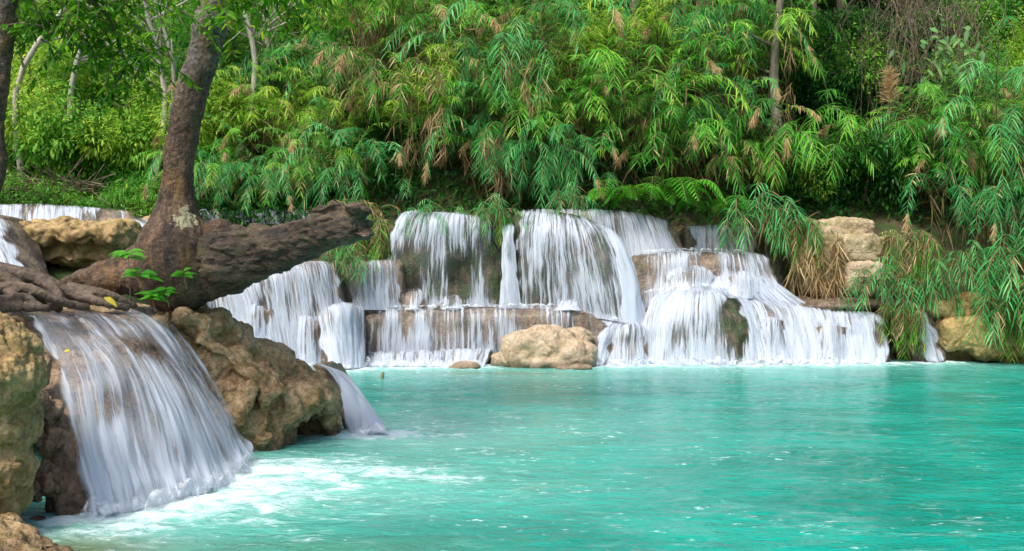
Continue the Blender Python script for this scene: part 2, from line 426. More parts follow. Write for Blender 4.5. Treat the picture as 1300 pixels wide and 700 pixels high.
xs = np.concatenate([np.linspace(-90, -16, 38), np.linspace(-15.7, 15.7, 158), np.linspace(16, 90, 38)])
ys = np.concatenate([np.linspace(-30, 0, 20), np.linspace(0.2, 36, 180), np.linspace(36.5, 100, 60)])
X, Y_ = np.meshgrid(xs, ys, indexing='ij')
Z = terrain_z(X, Y_)
q = np.stack([X, Y_, Z * 0], -1).reshape(-1, 3)
Z = Z + (fbm(q * 0.5, 4) * 0.35 * ss(-0.9, 0.4, Z).ravel()).reshape(Z.shape) - 0.08
V = np.stack([X, Y_, Z], -1).reshape(-1, 3)
ni, nj = X.shape
I = (np.arange(ni - 1)[:, None] * nj + np.arange(nj - 1)[None]).ravel()
struct('ground', mk_mesh('ground', V, np.stack([I, I + nj, I + nj + 1, I + 1], -1), M_soil))

def ground(x, y):
    q = np.stack([np.atleast_1d(x).astype(float), np.atleast_1d(y).astype(float), 0 * np.atleast_1d(x).astype(float)], -1)
    z = terrain_z(q[:, 0], q[:, 1])
    return z + fbm(q * 0.5, 4) * 0.35 * ss(-0.9, 0.4, z) - 0.08

# ------------------------------------------------------------------ falls: rock terrace and water veil
BASES = []   # polylines where water lands in the pool
def stream_grid(streams, nu, nv):
    A = np.stack([cr([P(*p) for p in s], nv) for s in streams])      # k,nv,3
    k = len(A)
    if k == 1: raise ValueError
    # even spacing across
    mid = A.mean(1); L = np.concatenate([[0], np.cumsum(np.linalg.norm(np.diff(mid, axis=0), axis=1))]); L /= L[-1]
    q = np.concatenate([2 * A[:1] - A[1:2], A, 2 * A[-1:] - A[-2:-1]])
    out = np.zeros((nu, nv, 3)); tt = np.linspace(0, 1, nu)
    for i, t in enumerate(tt):
        s = min(np.searchsorted(L, t, side='right') - 1, k - 2); f = (t - L[s]) / (L[s + 1] - L[s])
        a, b, c, d = q[s:s + 4]
        out[i] = 0.5 * (2 * b + (-a + c) * f + (2 * a - 5 * b + 4 * c - d) * f ** 2 + (-a + 3 * b - 3 * c + d) * f ** 3)
    return out

def grid_normals(G):
    du = np.gradient(G, axis=0); dv = np.gradient(G, axis=1)
    n = np.cross(du, dv); n /= np.linalg.norm(n, axis=2)[..., None] + 1e-9
    s = np.sign((n * np.array([0, -1, 0.5])).sum(-1).mean()) or 1
    return n * s

def gq(nu, nv, o=0):
    I = (np.arange(nu - 1)[:, None] * nv + np.arange(nv - 1)[None]).ravel() + o
    return np.stack([I, I + nv, I + nv + 1, I + 1], -1)

SEED = [0]
def cascade(streams, wlabel, rlabel, cov, res=0.03, inset=0.1, lumps=0.07, back=0.9, mat=None, wmat=None, bare=(), bottom=-0.4,
            veil=True, rock=True, pool=True, chan=0.35, off=0.03, edge=0.12, hollow=(0.35, 0.75), layers=2, ext=0.06, fr=3.0, rname='rock_terrace', wname='waterfall'):
    SEED[0] += 1; sd = SEED[0]
    w = np.linalg.norm(np.diff([P(*s[len(s) // 2]) for s in streams], axis=0), axis=1).sum()
    h = max(np.linalg.norm(np.diff([P(*p) for p in s], axis=0), axis=1).sum() for s in streams)
    nu = max(12, int(w / res)); nv = max(14, int(h / (res * 1.3)))
    G = stream_grid(streams, nu, nv); NR = grid_normals(G)
    um = np.linspace(0, w, nu)[:, None] * np.ones((1, nv)); v01 = np.ones((nu, 1)) * np.linspace(0, 1, nv)[None]
    vm = v01 * h
    if rock:
        # extend past both ends, turning back
        Ge = G; Ne = NR; ue = um; ve = v01
        for t in (0.35, 0.7, 1.0):
            a = G[:1] + (G[:1] - G[1:2]) / res * ext * math.sin(t * 1.57); a = a + np.array([0, 1, 0]) * 0.45 * (1 - math.cos(t * 1.57)) + np.array([0, 0, -0.05]) * t
            b = G[-1:] + (G[-1:] - G[-2:-1]) / res * ext * math.sin(t * 1.57); b = b + np.array([0, 1, 0]) * 0.45 * (1 - math.cos(t * 1.57)) + np.array([0, 0, -0.05]) * t
            Ge = np.concatenate([a, Ge, b]); Ne = np.concatenate([NR[:1], Ne, NR[-1:]])
            ve = np.concatenate([ve[:1], ve, ve[-1:]])
        n = len(Ge); q = Ge.reshape(-1, 3)
        hol = ss(0.12, hollow[0], ve) * (1 - 0.5 * ss(hollow[1], 1.0, ve))
        d = fbm(q * np.array([fr, fr, fr * 0.5]) + sd, 4, billow=True).reshape(n, nv)
        d2 = fbm(q * np.array([9, 9, 3]) + sd * 2, 3).reshape(n, nv)
        d3 = perlin(q * np.array([1.3, 1.3, 0.8]) + sd * 3).reshape(n, nv)
        depth = 0.015 + inset * hol * (0.6 + 0.8 * d3) + lumps * (0.5 + 0.5 * d) * (0.35 + 0.65 * ss(0, 0.25, ve)) + 0.02 * d2
        depth = np.maximum(depth, -0.02)
        Rk = Ge - Ne * depth[..., None]
        # close the solid
        tb = Rk[:, :1] + np.array([0, back, -0.02]); tm = Rk[:, :1] + np.array([0, back * 0.4, 0.01])
        bb = Rk[:, -1:] + np.array([0, 0.0, 0]); bb = bb.copy(); bb[..., 2] = np.minimum(bb[..., 2] + bottom, Rk[:, -1:, 2] - 0.05)
        bk = tb.copy(); bk[..., 2] = bb[..., 2]; bk[..., 1] = np.maximum(bk[..., 1], bb[..., 1] + 0.2)
        sec = np.concatenate([tb, tm, Rk, bb, bk], 1); m = sec.shape[1]
        sv = sec.reshape(-1, 3); dd = fbm(sv * 6 + 5, 3).reshape(n, m); sec[:, :2, 2] += 0.03 * dd[:, :2]
        F = gq(n, m); I = np.arange(n - 1) * m
        Fc = np.stack([I + m - 1, I + 2 * m - 1, I + m, I], -1)
        c0 = np.arange(m)[None]; c1 = ((n - 1) * m + np.arange(m))[None][:, ::-1]
        me = mk_mesh(rname, sec.reshape(-1, 3), [np.vstack([F, Fc]), c0, c1], mat or M_trav)
        tag(link(rname, me), rlabel, 'rock terrace', 'travertine terraces under the falls')
    if veil:
        Vs = []; Fs = []; C = []; U = []; o = 0
        for L_ in range(layers):
            q = np.stack([um * 7 + sd * 3 + L_ * 9, vm * 0.9, um * 0 + L_], -1).reshape(-1, 3)
            ns = fbm(q, 3).reshape(nu, nv)
            c1 = perlin(np.stack([um * 2.1 + sd * 5, vm * 0.35, um * 0], -1).reshape(-1, 3)).reshape(nu, nv)
            grow = ss(0, 0.3, v01)
            Vl = G + NR * (0.012 + off * (0.5 + L_) * grow + 0.05 * ns * grow)[..., None]
            vp = [a for a, _ in cov]; cp = [b for _, b in cov]
            cv = np.interp(v01, vp, cp) + 0.65 * chan * c1 - 0.12 * L_
            ed = np.minimum(um, w - um) - edge * (0.5 + 1.6 * perlin(np.stack([vm * 2.5, sd + 0 * vm + um * .5, 0 * vm], -1).reshape(-1, 3)).reshape(nu, nv)); cv = cv - 0.9 * (1 - ss(0, edge, ed))
            for (bx, by, bY, br, am) in bare:
                c = P(bx, by, bY); dist = np.sqrt((((Vl - c) * np.array([1, 0.6, 0.5])) ** 2).sum(-1)) + br * (0.9 * ns + 0.8 * c1); cv = cv - am * 0.75 * (1 - ss(br * 0.2, br * 1.5, dist))
            Vs.append(Vl.reshape(-1, 3)); Fs.append(gq(nu, nv, o)); o += nu * nv; C.append(cv.ravel())
            U.append(np.stack([um + sd * 3.3 + L_ * 1.7, vm + sd], -1).reshape(-1, 2))
        me = mk_mesh(wname, np.vstack(Vs), np.vstack(Fs), wmat or M_fall, attrs={'cov': np.concatenate(C)}, uv=np.vstack(U))
        tag(link(wname, me), wlabel, 'waterfall', 'veils of the falls')
    if pool: BASES.append(G[:, -1].copy())
    return G

STD = [(0, 0.35), (0.15, 0.55), (0.7, 0.62), (0.92, 0.8), (1, 1.0)]
THIN = [(0, 0.2), (0.15, 0.42), (0.6, 0.42), (0.9, 0.5), (1, 0.8)]
FULL = [(0, 0.55), (0.15, 0.75), (0.6, 0.85), (1, 1.1)]

# --- upper tier, back
cascade([[(700, 266, 23.2), (702, 271, 22.8), (705, 300, 22.7), (706, 335, 22.7)], [(765, 267, 23.2), (768, 272, 22.8), (772, 300, 22.7), (775, 335, 22.6)],
         [(810, 270, 23.1), (818, 278, 22.7), (828, 305, 22.6), (834, 335, 22.5)], [(845, 280, 23.0), (855, 288, 22.7), (866, 310, 22.6), (872, 335, 22.5)]],
        'bluish upper fall curving down behind the curtain fall, under the reeds', 'brown lip and rock under the upper fall behind the curtain', [(0, .2), (.12, .6), (1, .85)], pool=False, bottom=-0.8)
cascade([[(868, 288, 23.2), (870, 292, 22.95), (871, 310, 22.9), (872, 335, 22.9)], [(920, 286, 23.2), (921, 291, 22.9), (922, 310, 22.85), (923, 335, 22.8)],
         [(960, 288, 23.2), (963, 293, 22.95), (965, 312, 22.9), (968, 335, 22.8)]],
        'short upper fall at the right end of the top ledge', 'small brown ledge under the short upper right fall', [(0, .2), (.2, .6), (1, .7)], pool=False, bottom=-0.8)
cascade([[(968, 296, 22.9), (972, 303, 22.7), (978, 335, 22.5), (985, 375, 22.2)], [(984, 292, 22.9), (990, 300, 22.7), (994, 335, 22.5), (998, 375, 22.2)]],
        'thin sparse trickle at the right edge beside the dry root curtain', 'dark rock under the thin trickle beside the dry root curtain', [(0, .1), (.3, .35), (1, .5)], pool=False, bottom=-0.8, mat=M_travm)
# --- second tier right
cascade([[(806, 323, 22.3), (804, 330, 21.8), (802, 362, 21.6), (800, 412, 21.4)], [(850, 319, 22.3), (851, 327, 21.7), (852, 355, 21.5), (853, 400, 21.2)],
         [(905, 319, 22.3), (907, 327, 21.7), (909, 355, 21.5), (912, 395, 21.2)], [(950, 320, 22.3), (955, 329, 21.7), (962, 358, 21.5), (972, 395, 21.3)],
         [(972, 324, 22.3), (982, 334, 21.8), (993, 362, 21.5), (1012, 392, 21.2)]],
        'wide white fall of the second tier above the rounded dome', 'rock ledge under the wide second tier fall', [(0, .3), (.12, .55), (.5, .62), (.8, .85), (1, 1.1)], pool=False, bare=[(812, 350, 21.6, .35, .35), (905, 345, 21.5, .2, .5)], bottom=-0.8)
# white sloping chute between tier two and the lower right
cascade([[(880, 352, 21.5), (880, 366, 21.3), (885, 377, 21.2)], [(930, 350, 21.5), (940, 372, 21.3), (958, 390, 21.3)], [(975, 352, 21.6), (1000, 378, 21.4), (1030, 396, 21.35)], [(992, 368, 21.7), (1012, 382, 21.5), (1045, 399, 21.45)]],
        'white foaming slope running from second tier to the right cascade', 'rock slope under the foaming chute', [(0, .5), (.4, .85), (.8, .75), (1, .2)], pool=False, lumps=0.05, inset=0.03)
# --- top left part
cascade([[(520, 266, 22.1), (500, 276, 21.8), (491, 300, 21.6), (487, 336, 21.6)], [(548, 268, 22.0), (535, 278, 21.5), (527, 320, 21.4), (525, 390, 21.4)],
         [(570, 269, 22.0), (566, 281, 21.4), (564, 335, 21.3), (563, 390, 21.3)], [(605, 273, 22.0), (604, 285, 21.45), (604, 340, 21.35), (604, 390, 21.35)],
         [(640, 280, 22.0), (641, 292, 21.6), (643, 340, 21.5), (644, 390, 21.45)]],
        'tall broken fall at upper left, strands over dark mossy hollow', 'mossy overhanging rock under the tall upper left fall', [(0, .3), (.12, .68), (.35, .68), (.6, .52), (.9, .48), (1, .85)], pool=False,
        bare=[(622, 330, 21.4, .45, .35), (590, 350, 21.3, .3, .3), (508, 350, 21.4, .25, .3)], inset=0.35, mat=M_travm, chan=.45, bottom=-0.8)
cascade([[(634, 283, 21.7), (637, 296, 21.35), (637, 340, 21.25), (634, 392, 21.15)], [(645, 282, 21.7), (645, 295, 21.3), (646, 340, 21.17), (647, 392, 21.05)], [(654, 284, 21.7), (653, 297, 21.35), (655, 340, 21.25), (662, 392, 21.15)]],
        'narrow solid white spout between the two upper falls', None, [(0, .3), (.12, .85), (.5, .8), (1, 1.0)], pool=False, rock=False, edge=0.02, chan=.15)
# --- curtain dome
cascade([[(655, 268, 22.3), (652, 285, 21.6), (652, 340, 21.3), (654, 392, 21.2)], [(692, 266, 22.2), (690, 284, 21.3), (690, 335, 21.05), (692, 396, 21.0)],
         [(722, 270, 22.0), (728, 292, 21.1), (735, 340, 20.9), (741, 402, 20.85)], [(742, 275, 21.9), (758, 300, 21.05), (773, 350, 20.8), (784, 408, 20.7)],
         [(755, 280, 21.9), (785, 308, 21.1), (800, 355, 20.85), (812, 414, 20.7)]],
        'broad curtain fall draped over a rounded bulge at the centre', 'dark mossy rounded bulge under the centre curtain fall', [(0, .4), (.15, .62), (.35, .68), (.65, .58), (.95, .6), (1, .95)], pool=False,
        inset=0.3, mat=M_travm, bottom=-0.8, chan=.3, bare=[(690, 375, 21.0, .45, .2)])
cascade([[(748, 277, 21.8), (768, 298, 21.0), (782, 345, 20.75), (788, 410, 20.6)], [(757, 281, 21.8), (784, 306, 21.0), (800, 352, 20.7), (806, 412, 20.55)], [(770, 287, 21.8), (795, 318, 21.1), (810, 362, 20.85), (822, 412, 20.7)]],
        'dense white chute down the right side of the curtain fall', None, [(0, .4), (.3, .8), (1, 1.1)], pool=False, rock=False, chan=.15, edge=.05)
# --- left falls
cascade([[(250, 352, 19.6), (256, 372, 19.1), (264, 420, 18.8), (276, 478, 18.4)], [(300, 345, 19.8), (304, 360, 19.3), (315, 410, 19.0), (332, 476, 18.5)],
         [(350, 337, 20.0), (352, 349, 19.5), (359, 400, 19.3), (368, 474, 18.9)], [(392, 331, 20.3), (398, 341, 19.8), (407, 395, 19.6), (416, 471, 19.2)],
         [(422, 331, 20.8), (430, 343, 20.3), (438, 395, 20.0), (446, 467, 19.6)]],
        'large left fall streaming from beneath the log to the pool', 'grey brown rock face under the large left fall', [(0, .25), (.12, .6), (.5, .68), (.85, .8), (1, 1.1)], lumps=.12, chan=.3,
        bare=[(335, 400, 19.2, .15, .6), (405, 420, 19.5, .25, .3)])
cascade([[(430, 331, 21.4), (433, 342, 21.1), (436, 365, 21.0), (438, 394, 20.9)], [(470, 330, 21.4), (471, 340, 21.0), (472, 365, 20.95), (474, 394, 20.9)], [(508, 328, 21.6), (511, 338, 21.3), (513, 365, 21.2), (515, 394, 21.2)]],
        'small fall over brown rim just right of the log end', 'brown rimmed ledge under the small fall right of the log', [(0, .15), (.15, .55), (.8, .6), (1, 1)], pool=False, bottom=-0.8)
cascade([[(398, 392, 20.2), (400, 400, 19.55), (404, 432, 19.25), (406, 470, 19.0)], [(418, 388, 20.2), (420, 394, 19.5), (424, 432, 19.2), (427, 469, 18.95)], [(440, 387, 20.4), (441, 392, 19.7), (443, 430, 19.4), (446, 469, 19.1)], [(458, 389, 20.9), (461, 396, 20.3), (463, 430, 20.0), (464, 468, 19.45)]],
        'bright white step fall left of the low brown ledge', 'hidden step rock left of the low brown ledge', [(0, .55), (.3, .62), (1, 1)], lumps=.05, chan=.25, ext=.01, edge=.09)
# --- low brown ledge
cascade([[(452, 399, 21.2), (445, 404, 20.9), (443, 425, 20.7), (444, 468, 20.7)], [(480, 394, 21.2), (479, 400, 20.7), (478, 425, 20.6), (478, 455, 20.6)],
         [(560, 392, 21.2), (560, 399, 20.65), (560, 425, 20.55), (560, 455, 20.55)], [(650, 389, 21.2), (650, 397, 20.6), (650, 420, 20.5), (651, 455, 20.5)],
         [(730, 388, 21.2), (732, 396, 20.6), (733, 420, 20.5), (735, 455, 20.5)], [(760, 392, 21.2), (768, 400, 20.8), (776, 425, 20.6), (784, 455, 20.6)]],
        'low thin fall spilling over the long brown ledge', 'long low brown ledge below the upper falls', [(0, .25), (.1, .3), (.3, .5), (1, .62)], pool=False, chan=.55, lumps=.06, inset=.04,
        bare=[(450, 410, 20.7, .25, .6), (520, 410, 20.6, .2, .4), (745, 400, 20.6, .4, .35), (680, 400, 20.6, .3, .3)])
cascade([[(456, 450, 20.7), (456, 454, 20.2), (457, 468, 19.7)], [(500, 448, 20.7), (500, 452, 20.15), (500, 468, 19.7)], [(560, 446, 20.7), (560, 451, 20.1), (560, 468, 19.65)], [(600, 443, 20.6), (598, 449, 20.15), (594, 468, 19.68)],
         [(628, 442, 20.6), (624, 449, 20.25), (616, 468, 19.85)]],
        'lowest broken step fall left of the tan boulder', 'lowest rock step left of the tan boulder', [(0, .65), (.3, .7), (.8, .7), (1, 1)], chan=.35, lumps=.06, inset=.04, ext=.0, edge=.04)
cascade([[(755, 400, 21.0), (752, 420, 20.4), (750, 440, 20.2), (747, 466, 19.9)], [(785, 405, 21.0), (775, 422, 20.4), (765, 442, 20.2), (762, 465, 20.0)], [(812, 408, 21.0), (790, 422, 20.6), (778, 442, 20.4), (774, 465, 20.1)]],
        'white tumbling chute between tan boulder and the small dome', 'rock slope between tan boulder and the small dome', FULL, chan=.1, lumps=.05)
# --- smaller steps and stones catching water
def step(px0, px1, pt, pbm, Yt, wl, rl, cov=STD, dy=.45, bul=.12, **k):
    m = (px0 + px1) / 2
    cascade([[(px0, pt + 2, Yt + .3), (px0 - 2, pt + 5, Yt), (px0 - 3, pbm, Yt - dy + .3)], [(m, pt, Yt + .3), (m, pt + 4, Yt - bul), (m, pbm, Yt - dy)], [(px1, pt + 2, Yt + .3), (px1 + 2, pt + 5, Yt), (px1 + 4, pbm, Yt - dy + .3)]], wl, rl, cov, pool=pbm > 460, lumps=.05, inset=.03, bottom=-.4, **k)
step(508, 540, 368, 394, 21.35, 'small splash over a stone below the tall broken fall', 'grey stone below the tall broken fall, left end', THIN)
step(556, 592, 376, 394, 21.3, 'faint film over a mossy stone under the tall broken fall', 'mossy stone under the middle of the tall broken fall', THIN, mat=M_travm)
step(846, 905, 340, 372, 21.5, 'white step fall between second tier and the big dome', 'stone step between second tier and the big dome', STD)
step(908, 962, 346, 380, 21.5, 'slanting step fall right above the big dome', 'stone step right above the big dome', STD)
step(960, 1000, 405, 463, 20.6, 'bright fall pouring off the right flank of the big dome', 'stone at the right flank of the big dome', STD)
step(1035, 1075, 412, 464, 20.65, 'bulging middle of the wide low right cascade', 'stone inside the wide low right cascade', STD)
step(300, 345, 392, 472, 19.15, 'bulging lower step of the large left fall', 'stone bulge low in the large left fall', STD)
step(372, 408, 405, 470, 19.4, 'second bulging step of the large left fall, nearer the ledge', 'second stone bulge low in the large left fall', STD)
step(700, 742, 380, 396, 20.95, 'small splash at the foot of the curtain fall', 'stone at the foot of the curtain fall', STD)
# --- domes
cascade([[(786, 411, 20.9), (773, 419, 20.5), (767, 438, 20.3), (764, 466, 20.2)], [(798, 409, 20.9), (797, 416, 20.3), (796, 438, 20.15), (796, 466, 20.0)], [(812, 411, 20.9), (824, 420, 20.5), (829, 438, 20.3), (833, 466, 20.2)]],
        'little domed fall beside the big dome', 'little dome rock beside the big dome', [(0, .8), (.2, .7), (.6, .5), (1, .9)], chan=.2)
cascade([[(850, 374, 21.4), (824, 382, 21.0), (811, 410, 20.7), (812, 464, 20.4)], [(868, 367, 21.4), (850, 378, 20.7), (841, 412, 20.35), (838, 465, 20.1)],
         [(890, 366, 21.4), (889, 380, 20.5), (888, 415, 20.2), (888, 466, 20.0)], [(914, 368, 21.4), (928, 383, 20.65), (936, 418, 20.3), (940, 466, 20.05)],
         [(938, 373, 21.4), (958, 390, 20.9), (974, 425, 20.5), (985, 465, 20.2)]],
        'domed fall with patches of dark rock showing, largest of the domes', 'big rounded dome rock with green moss low down', [(0, .85), (.15, .8), (.4, .72), (.75, .62), (1, .95)], chan=.35,
        bare=[(935, 415, 20.4, .3, .8), (930, 392, 20.5, .12, .7), (865, 435, 20.2, .25, .4), (915, 445, 20.2, .3, .35), (820, 405, 20.7, .15, .4)], mat=M_travm, lumps=.12)
# --- right cascade
cascade([[(915, 378, 21.6), (930, 388, 20.9), (945, 425, 20.45), (955, 464, 20.1)], [(958, 380, 21.6), (975, 390, 20.95), (986, 425, 20.5), (992, 464, 20.15)], [(1010, 386, 21.6), (1022, 396, 21.0), (1030, 425, 20.65), (1034, 464, 20.3)],
         [(1060, 394, 21.5), (1066, 402, 20.95), (1069, 430, 20.65), (1070, 463, 20.35)], [(1100, 396, 21.5), (1108, 403, 20.95), (1113, 430, 20.75), (1116, 462, 20.5)],
         [(1118, 400, 21.4), (1126, 410, 21.0), (1131, 432, 20.85), (1134, 461, 20.6)]],
        'wide low cascade spreading left of the hanging grass clump', 'rock bank under the wide low right cascade', [(0, .35), (.15, .72), (.6, .75), (1, 1.1)], chan=.3,
        bare=[(1112, 432, 20.8, .15, .5), (985, 445, 20.4, .2, .3)])
cascade([[(1150, 392, 21.5), (1153, 400, 21.1), (1160, 430, 20.95), (1168, 460, 20.75)], [(1166, 393, 21.5), (1172, 401, 21.1), (1180, 430, 20.95), (1188, 460, 20.7)], [(1182, 394, 21.5), (1190, 404, 21.1), (1198, 430, 20.95), (1204, 459, 20.75)]],
        'narrow fall between the hanging grass and the golden rocks', 'rock chute between hanging grass and golden rocks', [(0, .1), (.2, .6), (1, .85)], chan=.5)
cascade([[(1095, 377, 22.2), (1096, 381, 21.9), (1097, 398, 21.7)], [(1125, 377, 22.2), (1128, 381, 21.9), (1130, 398, 21.7)]],
        'tiny trickle on the ledge above the low right cascade', 'small step above the low right cascade', [(0, .2), (1, .5)], pool=False)
# --- far upper left falls
cascade([[(240, 266, 25.5), (242, 270, 25.2), (244, 300, 25.0), (246, 345, 24.6)], [(300, 266, 25.4), (301, 270, 25.1), (302, 300, 24.9), (303, 345, 24.5)], [(365, 267, 25.2), (366, 271, 24.9), (368, 300, 24.7), (370, 345, 24.3)], [(420, 268, 25.0), (422, 272, 24.7), (424, 300, 24.5), (426, 345, 24.1)]],
        'distant upper fall seen between the trunk and the log', 'far terrace wall behind the log', [(0, .2), (.08, .65), (1, .7)], pool=False, bottom=-1)
cascade([[(-60, 260, 25.2), (-60, 263, 24.9), (-60, 272, 24.6), (-60, 300, 24.2)], [(0, 260, 25.2), (0, 263, 24.9), (1, 272, 24.6), (1, 300, 24.2)], [(60, 260, 25.2), (60, 264, 24.9), (60, 274, 24.6), (60, 300, 24.2)], [(120, 264, 25.2), (121, 268, 24.9), (122, 278, 24.6), (122, 300, 24.2)], [(160, 266, 25.2), (164, 271, 24.9), (166, 282, 24.6), (167, 300, 24.2)]],
        'distant low white fall across the upper left, behind the ochre block', 'distant terrace rim at upper left', [(0, .5), (.3, .7), (1, .8)], pool=False, chan=.4, bare=[(40, 266, 24.8, .3, .6), (133, 273, 24.6, .4, .7)])
cascade([[(148, 279, 17.5), (158, 282, 17.1), (164, 292, 16.9), (170, 312, 16.7)], [(170, 279, 17.6), (184, 284, 17.2), (192, 294, 17.0), (198, 312, 16.8)], [(190, 284, 17.9), (204, 292, 17.5), (210, 302, 17.3), (214, 315, 17.1)]],
        'small fall slipping behind the leaning trunk', 'rock rim under small fall behind the leaning trunk', [(0, .4), (.3, .65), (1, .85)], pool=False, bottom=-1)
cascade([[(-60, 268, 14.2), (-50, 285, 13.8), (-40, 315, 13.4), (-20, 350, 13.0)], [(-20, 270, 14.2), (-8, 288, 13.8), (6, 315, 13.4), (22, 350, 13.0)], [(2, 274, 14.4), (14, 290, 14.0), (32, 318, 13.6), (46, 350, 13.2)]],
        'smooth sloping fall at left edge above the tangled roots', 'rock slope at left edge above the tangled roots', [(0, .5), (.3, .72), (1, .8)], pool=False, bottom=-1)

# --- near fall
near = [[(15, 391, 9.4), (28, 412, 8.8), (56, 462, 8.15), (70, 520, 7.8), (84, 600, 7.55), (98, 664, 7.34)],
        [(60, 389, 9.8), (92, 424, 8.9), (122, 470, 8.25), (138, 540, 7.95), (152, 600, 7.8), (166, 652, 7.64)],
        [(108, 388, 10.1), (148, 424, 9.3), (188, 478, 8.75), (214, 545, 8.45), (230, 600, 8.3), (243, 634, 8.14)],
        [(148, 388, 10.4), (188, 421, 9.75), (228, 478, 9.3), (262, 543, 9.05), (282, 590, 8.95), (298, 614, 8.78)],
        [(188, 388, 10.7), (220, 424, 10.3), (256, 478, 10.05), (289, 540, 9.9), (308, 570, 9.8), (326, 590, 9.65)]]
cascade(near, 'large silky fall in the left foreground between two boulders', 'wet brown rock face under the large foreground fall',
        [(0, .3), (.1, .38), (.22, .5), (.32, .6), (.6, .6), (.82, .75), (.93, .9), (1, .6)], res=0.018, inset=0.16, lumps=0.16, back=1.6, mat=M_under, wmat=M_falln,
        bare=[(232, 582, 8.4, .14, .9), (205, 552, 8.4, .09, .5), (95, 415, 8.9, .2, .2), (178, 455, 9.1, .16, .5), (150, 520, 8.1, .12, .4), (240, 470, 9.5, .2, .2)], off=0.05, edge=0.09, chan=0.5, bottom=-.5, ext=0.25)
cascade([[(398, 462, 12.4), (417, 478, 12.0), (428, 508, 11.7), (436, 556, 11.4)], [(406, 463, 12.6), (430, 480, 12.1), (449, 512, 11.7), (462, 554, 11.35)], [(412, 464, 12.8), (440, 484, 12.3), (472, 520, 11.8), (506, 554, 11.35)]],
        'smooth white fan of water sliding off behind the big brown rock', 'low rock behind the big brown rock under its water fan', [(0, .6), (.2, .9), (.8, .95), (1, .9)], res=0.02, chan=.15, wmat=M_falln, mat=M_under, inset=.08, lumps=.08, edge=0.05, ext=.02)

# ------------------------------------------------------------------ free rocks
def rock(name, blobs, voxel, mat, disp, label, cat='rock', it=6, group=None, sq=1.0):
    o = link(name, blob_mesh(name, blobs, voxel, mat, it, disp, sq)); tag(o, label, cat, group); return o

DN = [(0.09, 2.0, 'b'), (0.06, 2.4, 'c'), (0.012, 6, 'c'), (0.015, 8, 'b'), (0.006, 36, 'n')]
rock('big_rock', [pb(222, 425, 10.5, 34, 38, .30), pb(255, 415, 10.6, 38, 28, .4), pb(290, 450, 10.9, 55, 42, .45, 0, .45), pb(335, 470, 11.1, 60, 40, .45, 0, .5), pb(375, 495, 11.2, 48, 38, .4, 0, .5),
                  pb(262, 470, 10.4, 48, 40, .22, 0, .6), pb(318, 480, 10.5, 55, 26, .22, 0, .6), pb(290, 520, 10.3, 34, 45, .2), pb(320, 545, 10.35, 30, 34, .2), pb(352, 520, 10.6, 36, 34, .22), pb(388, 505, 10.9, 38, 30, .25),
                  pb(405, 500, 11.0, 26, 24, .25), pb(345, 560, 10.5, 20, 26, .15), pb(368, 555, 10.7, 12, 28, .12), pb(330, 575, 10.4, 26, 22, .15), pb(421, 530, 11.3, 18, 40, .2), pb(395, 530, 11.5, 40, 45, .25), pb(300, 560, 10.7, 60, 40, .3), pb(380, 520, 10.75, 22, 20, .2),
                  pb(410, 515, 11.0, 22, 16, .2), pb(240, 500, 10.6, 40, 60, .3), pb(240, 405, 10.3, 20, 16, .2), pb(300, 463, 10.35, 40, 13, .15, 0, .5), pb(345, 492, 10.4, 26, 14, .16, 0, .3), pb(400, 512, 10.75, 16, 12, .14), pb(310, 520, 10.15, 13, 34, .1, 0, .25), pb(338, 530, 10.3, 10, 36, .1, 0, -.1), pb(270, 440, 10.3, 30, 12, .15, 0, .6)],
     0.018, M_near, DN, 'big lumpy brown rock to the right of the foreground fall', it=3)
rock('foot_rock', [pb(52, 520, 7.75, 24, 30, .2), pb(62, 560, 7.7, 22, 22, .2), pb(58, 612, 7.6, 30, 26, .25), pb(88, 650, 7.7, 24, 18, .2), pb(45, 470, 8.0, 24, 30, .2), pb(60, 660, 7.6, 30, 18, .25)], .014, M_under, DN, 'wet dark rock squeezed between ochre boulder and the foreground fall', it=3)
rock('boulder', [pb(-30, 455, 7.0, 78, 62, .45), pb(0, 480, 6.9, 54, 50, .35), pb(-20, 540, 7.0, 68, 60, .4), pb(-20, 600, 6.95, 62, 55, .35), pb(10, 620, 7.0, 30, 42, .22), pb(-60, 560, 7.2, 90, 150, .5)],
     0.014, M_ochre, [(0.04, 3.5, 'b'), (0.025, 5, 'c'), (0.014, 14, 'b'), (0.009, 40, 'n')], 'ochre boulder standing at the left edge of the photo', 'boulder', it=3)
rock('boulder', [pb(-20, 725, 6.3, 110, 62, .4), pb(40, 728, 6.2, 62, 46, .35), pb(-60, 700, 6.5, 80, 60, .5)], 0.012, M_near, DN, 'low brown boulder in the bottom left corner', 'boulder', it=3)
rock('boulder', [pb(668, 444, 19.9, 34, 28, .35, 0, .2), pb(700, 440, 19.9, 36, 28, .4), pb(690, 425, 20.1, 30, 14, .3), pb(728, 450, 19.8, 32, 22, .35), pb(742, 458, 19.85, 18, 18, .3), pb(650, 455, 19.8, 18, 22, .25), pb(634, 459, 20.0, 14, 14, .25), pb(735, 428, 20.2, 22, 12, .3), pb(700, 462, 19.8, 50, 14, .35)],
     0.03, M_boul, [(0.09, 1.2, 'b'), (0.05, 1.6, 'c'), (0.012, 6, 'n'), (0.01, 14, 'n')], 'tan boulder sitting in the pool at foot of the falls', 'boulder')
rock('boulder', [pb(592, 466, 19.55, 19, 8, .22), pb(580, 468, 19.5, 12, 5, .15)], 0.02, M_boul, [(0.02, 4, 'b'), (0.008, 12, 'n')], 'small flat stone barely above the pool, left of tan boulder', 'stone')
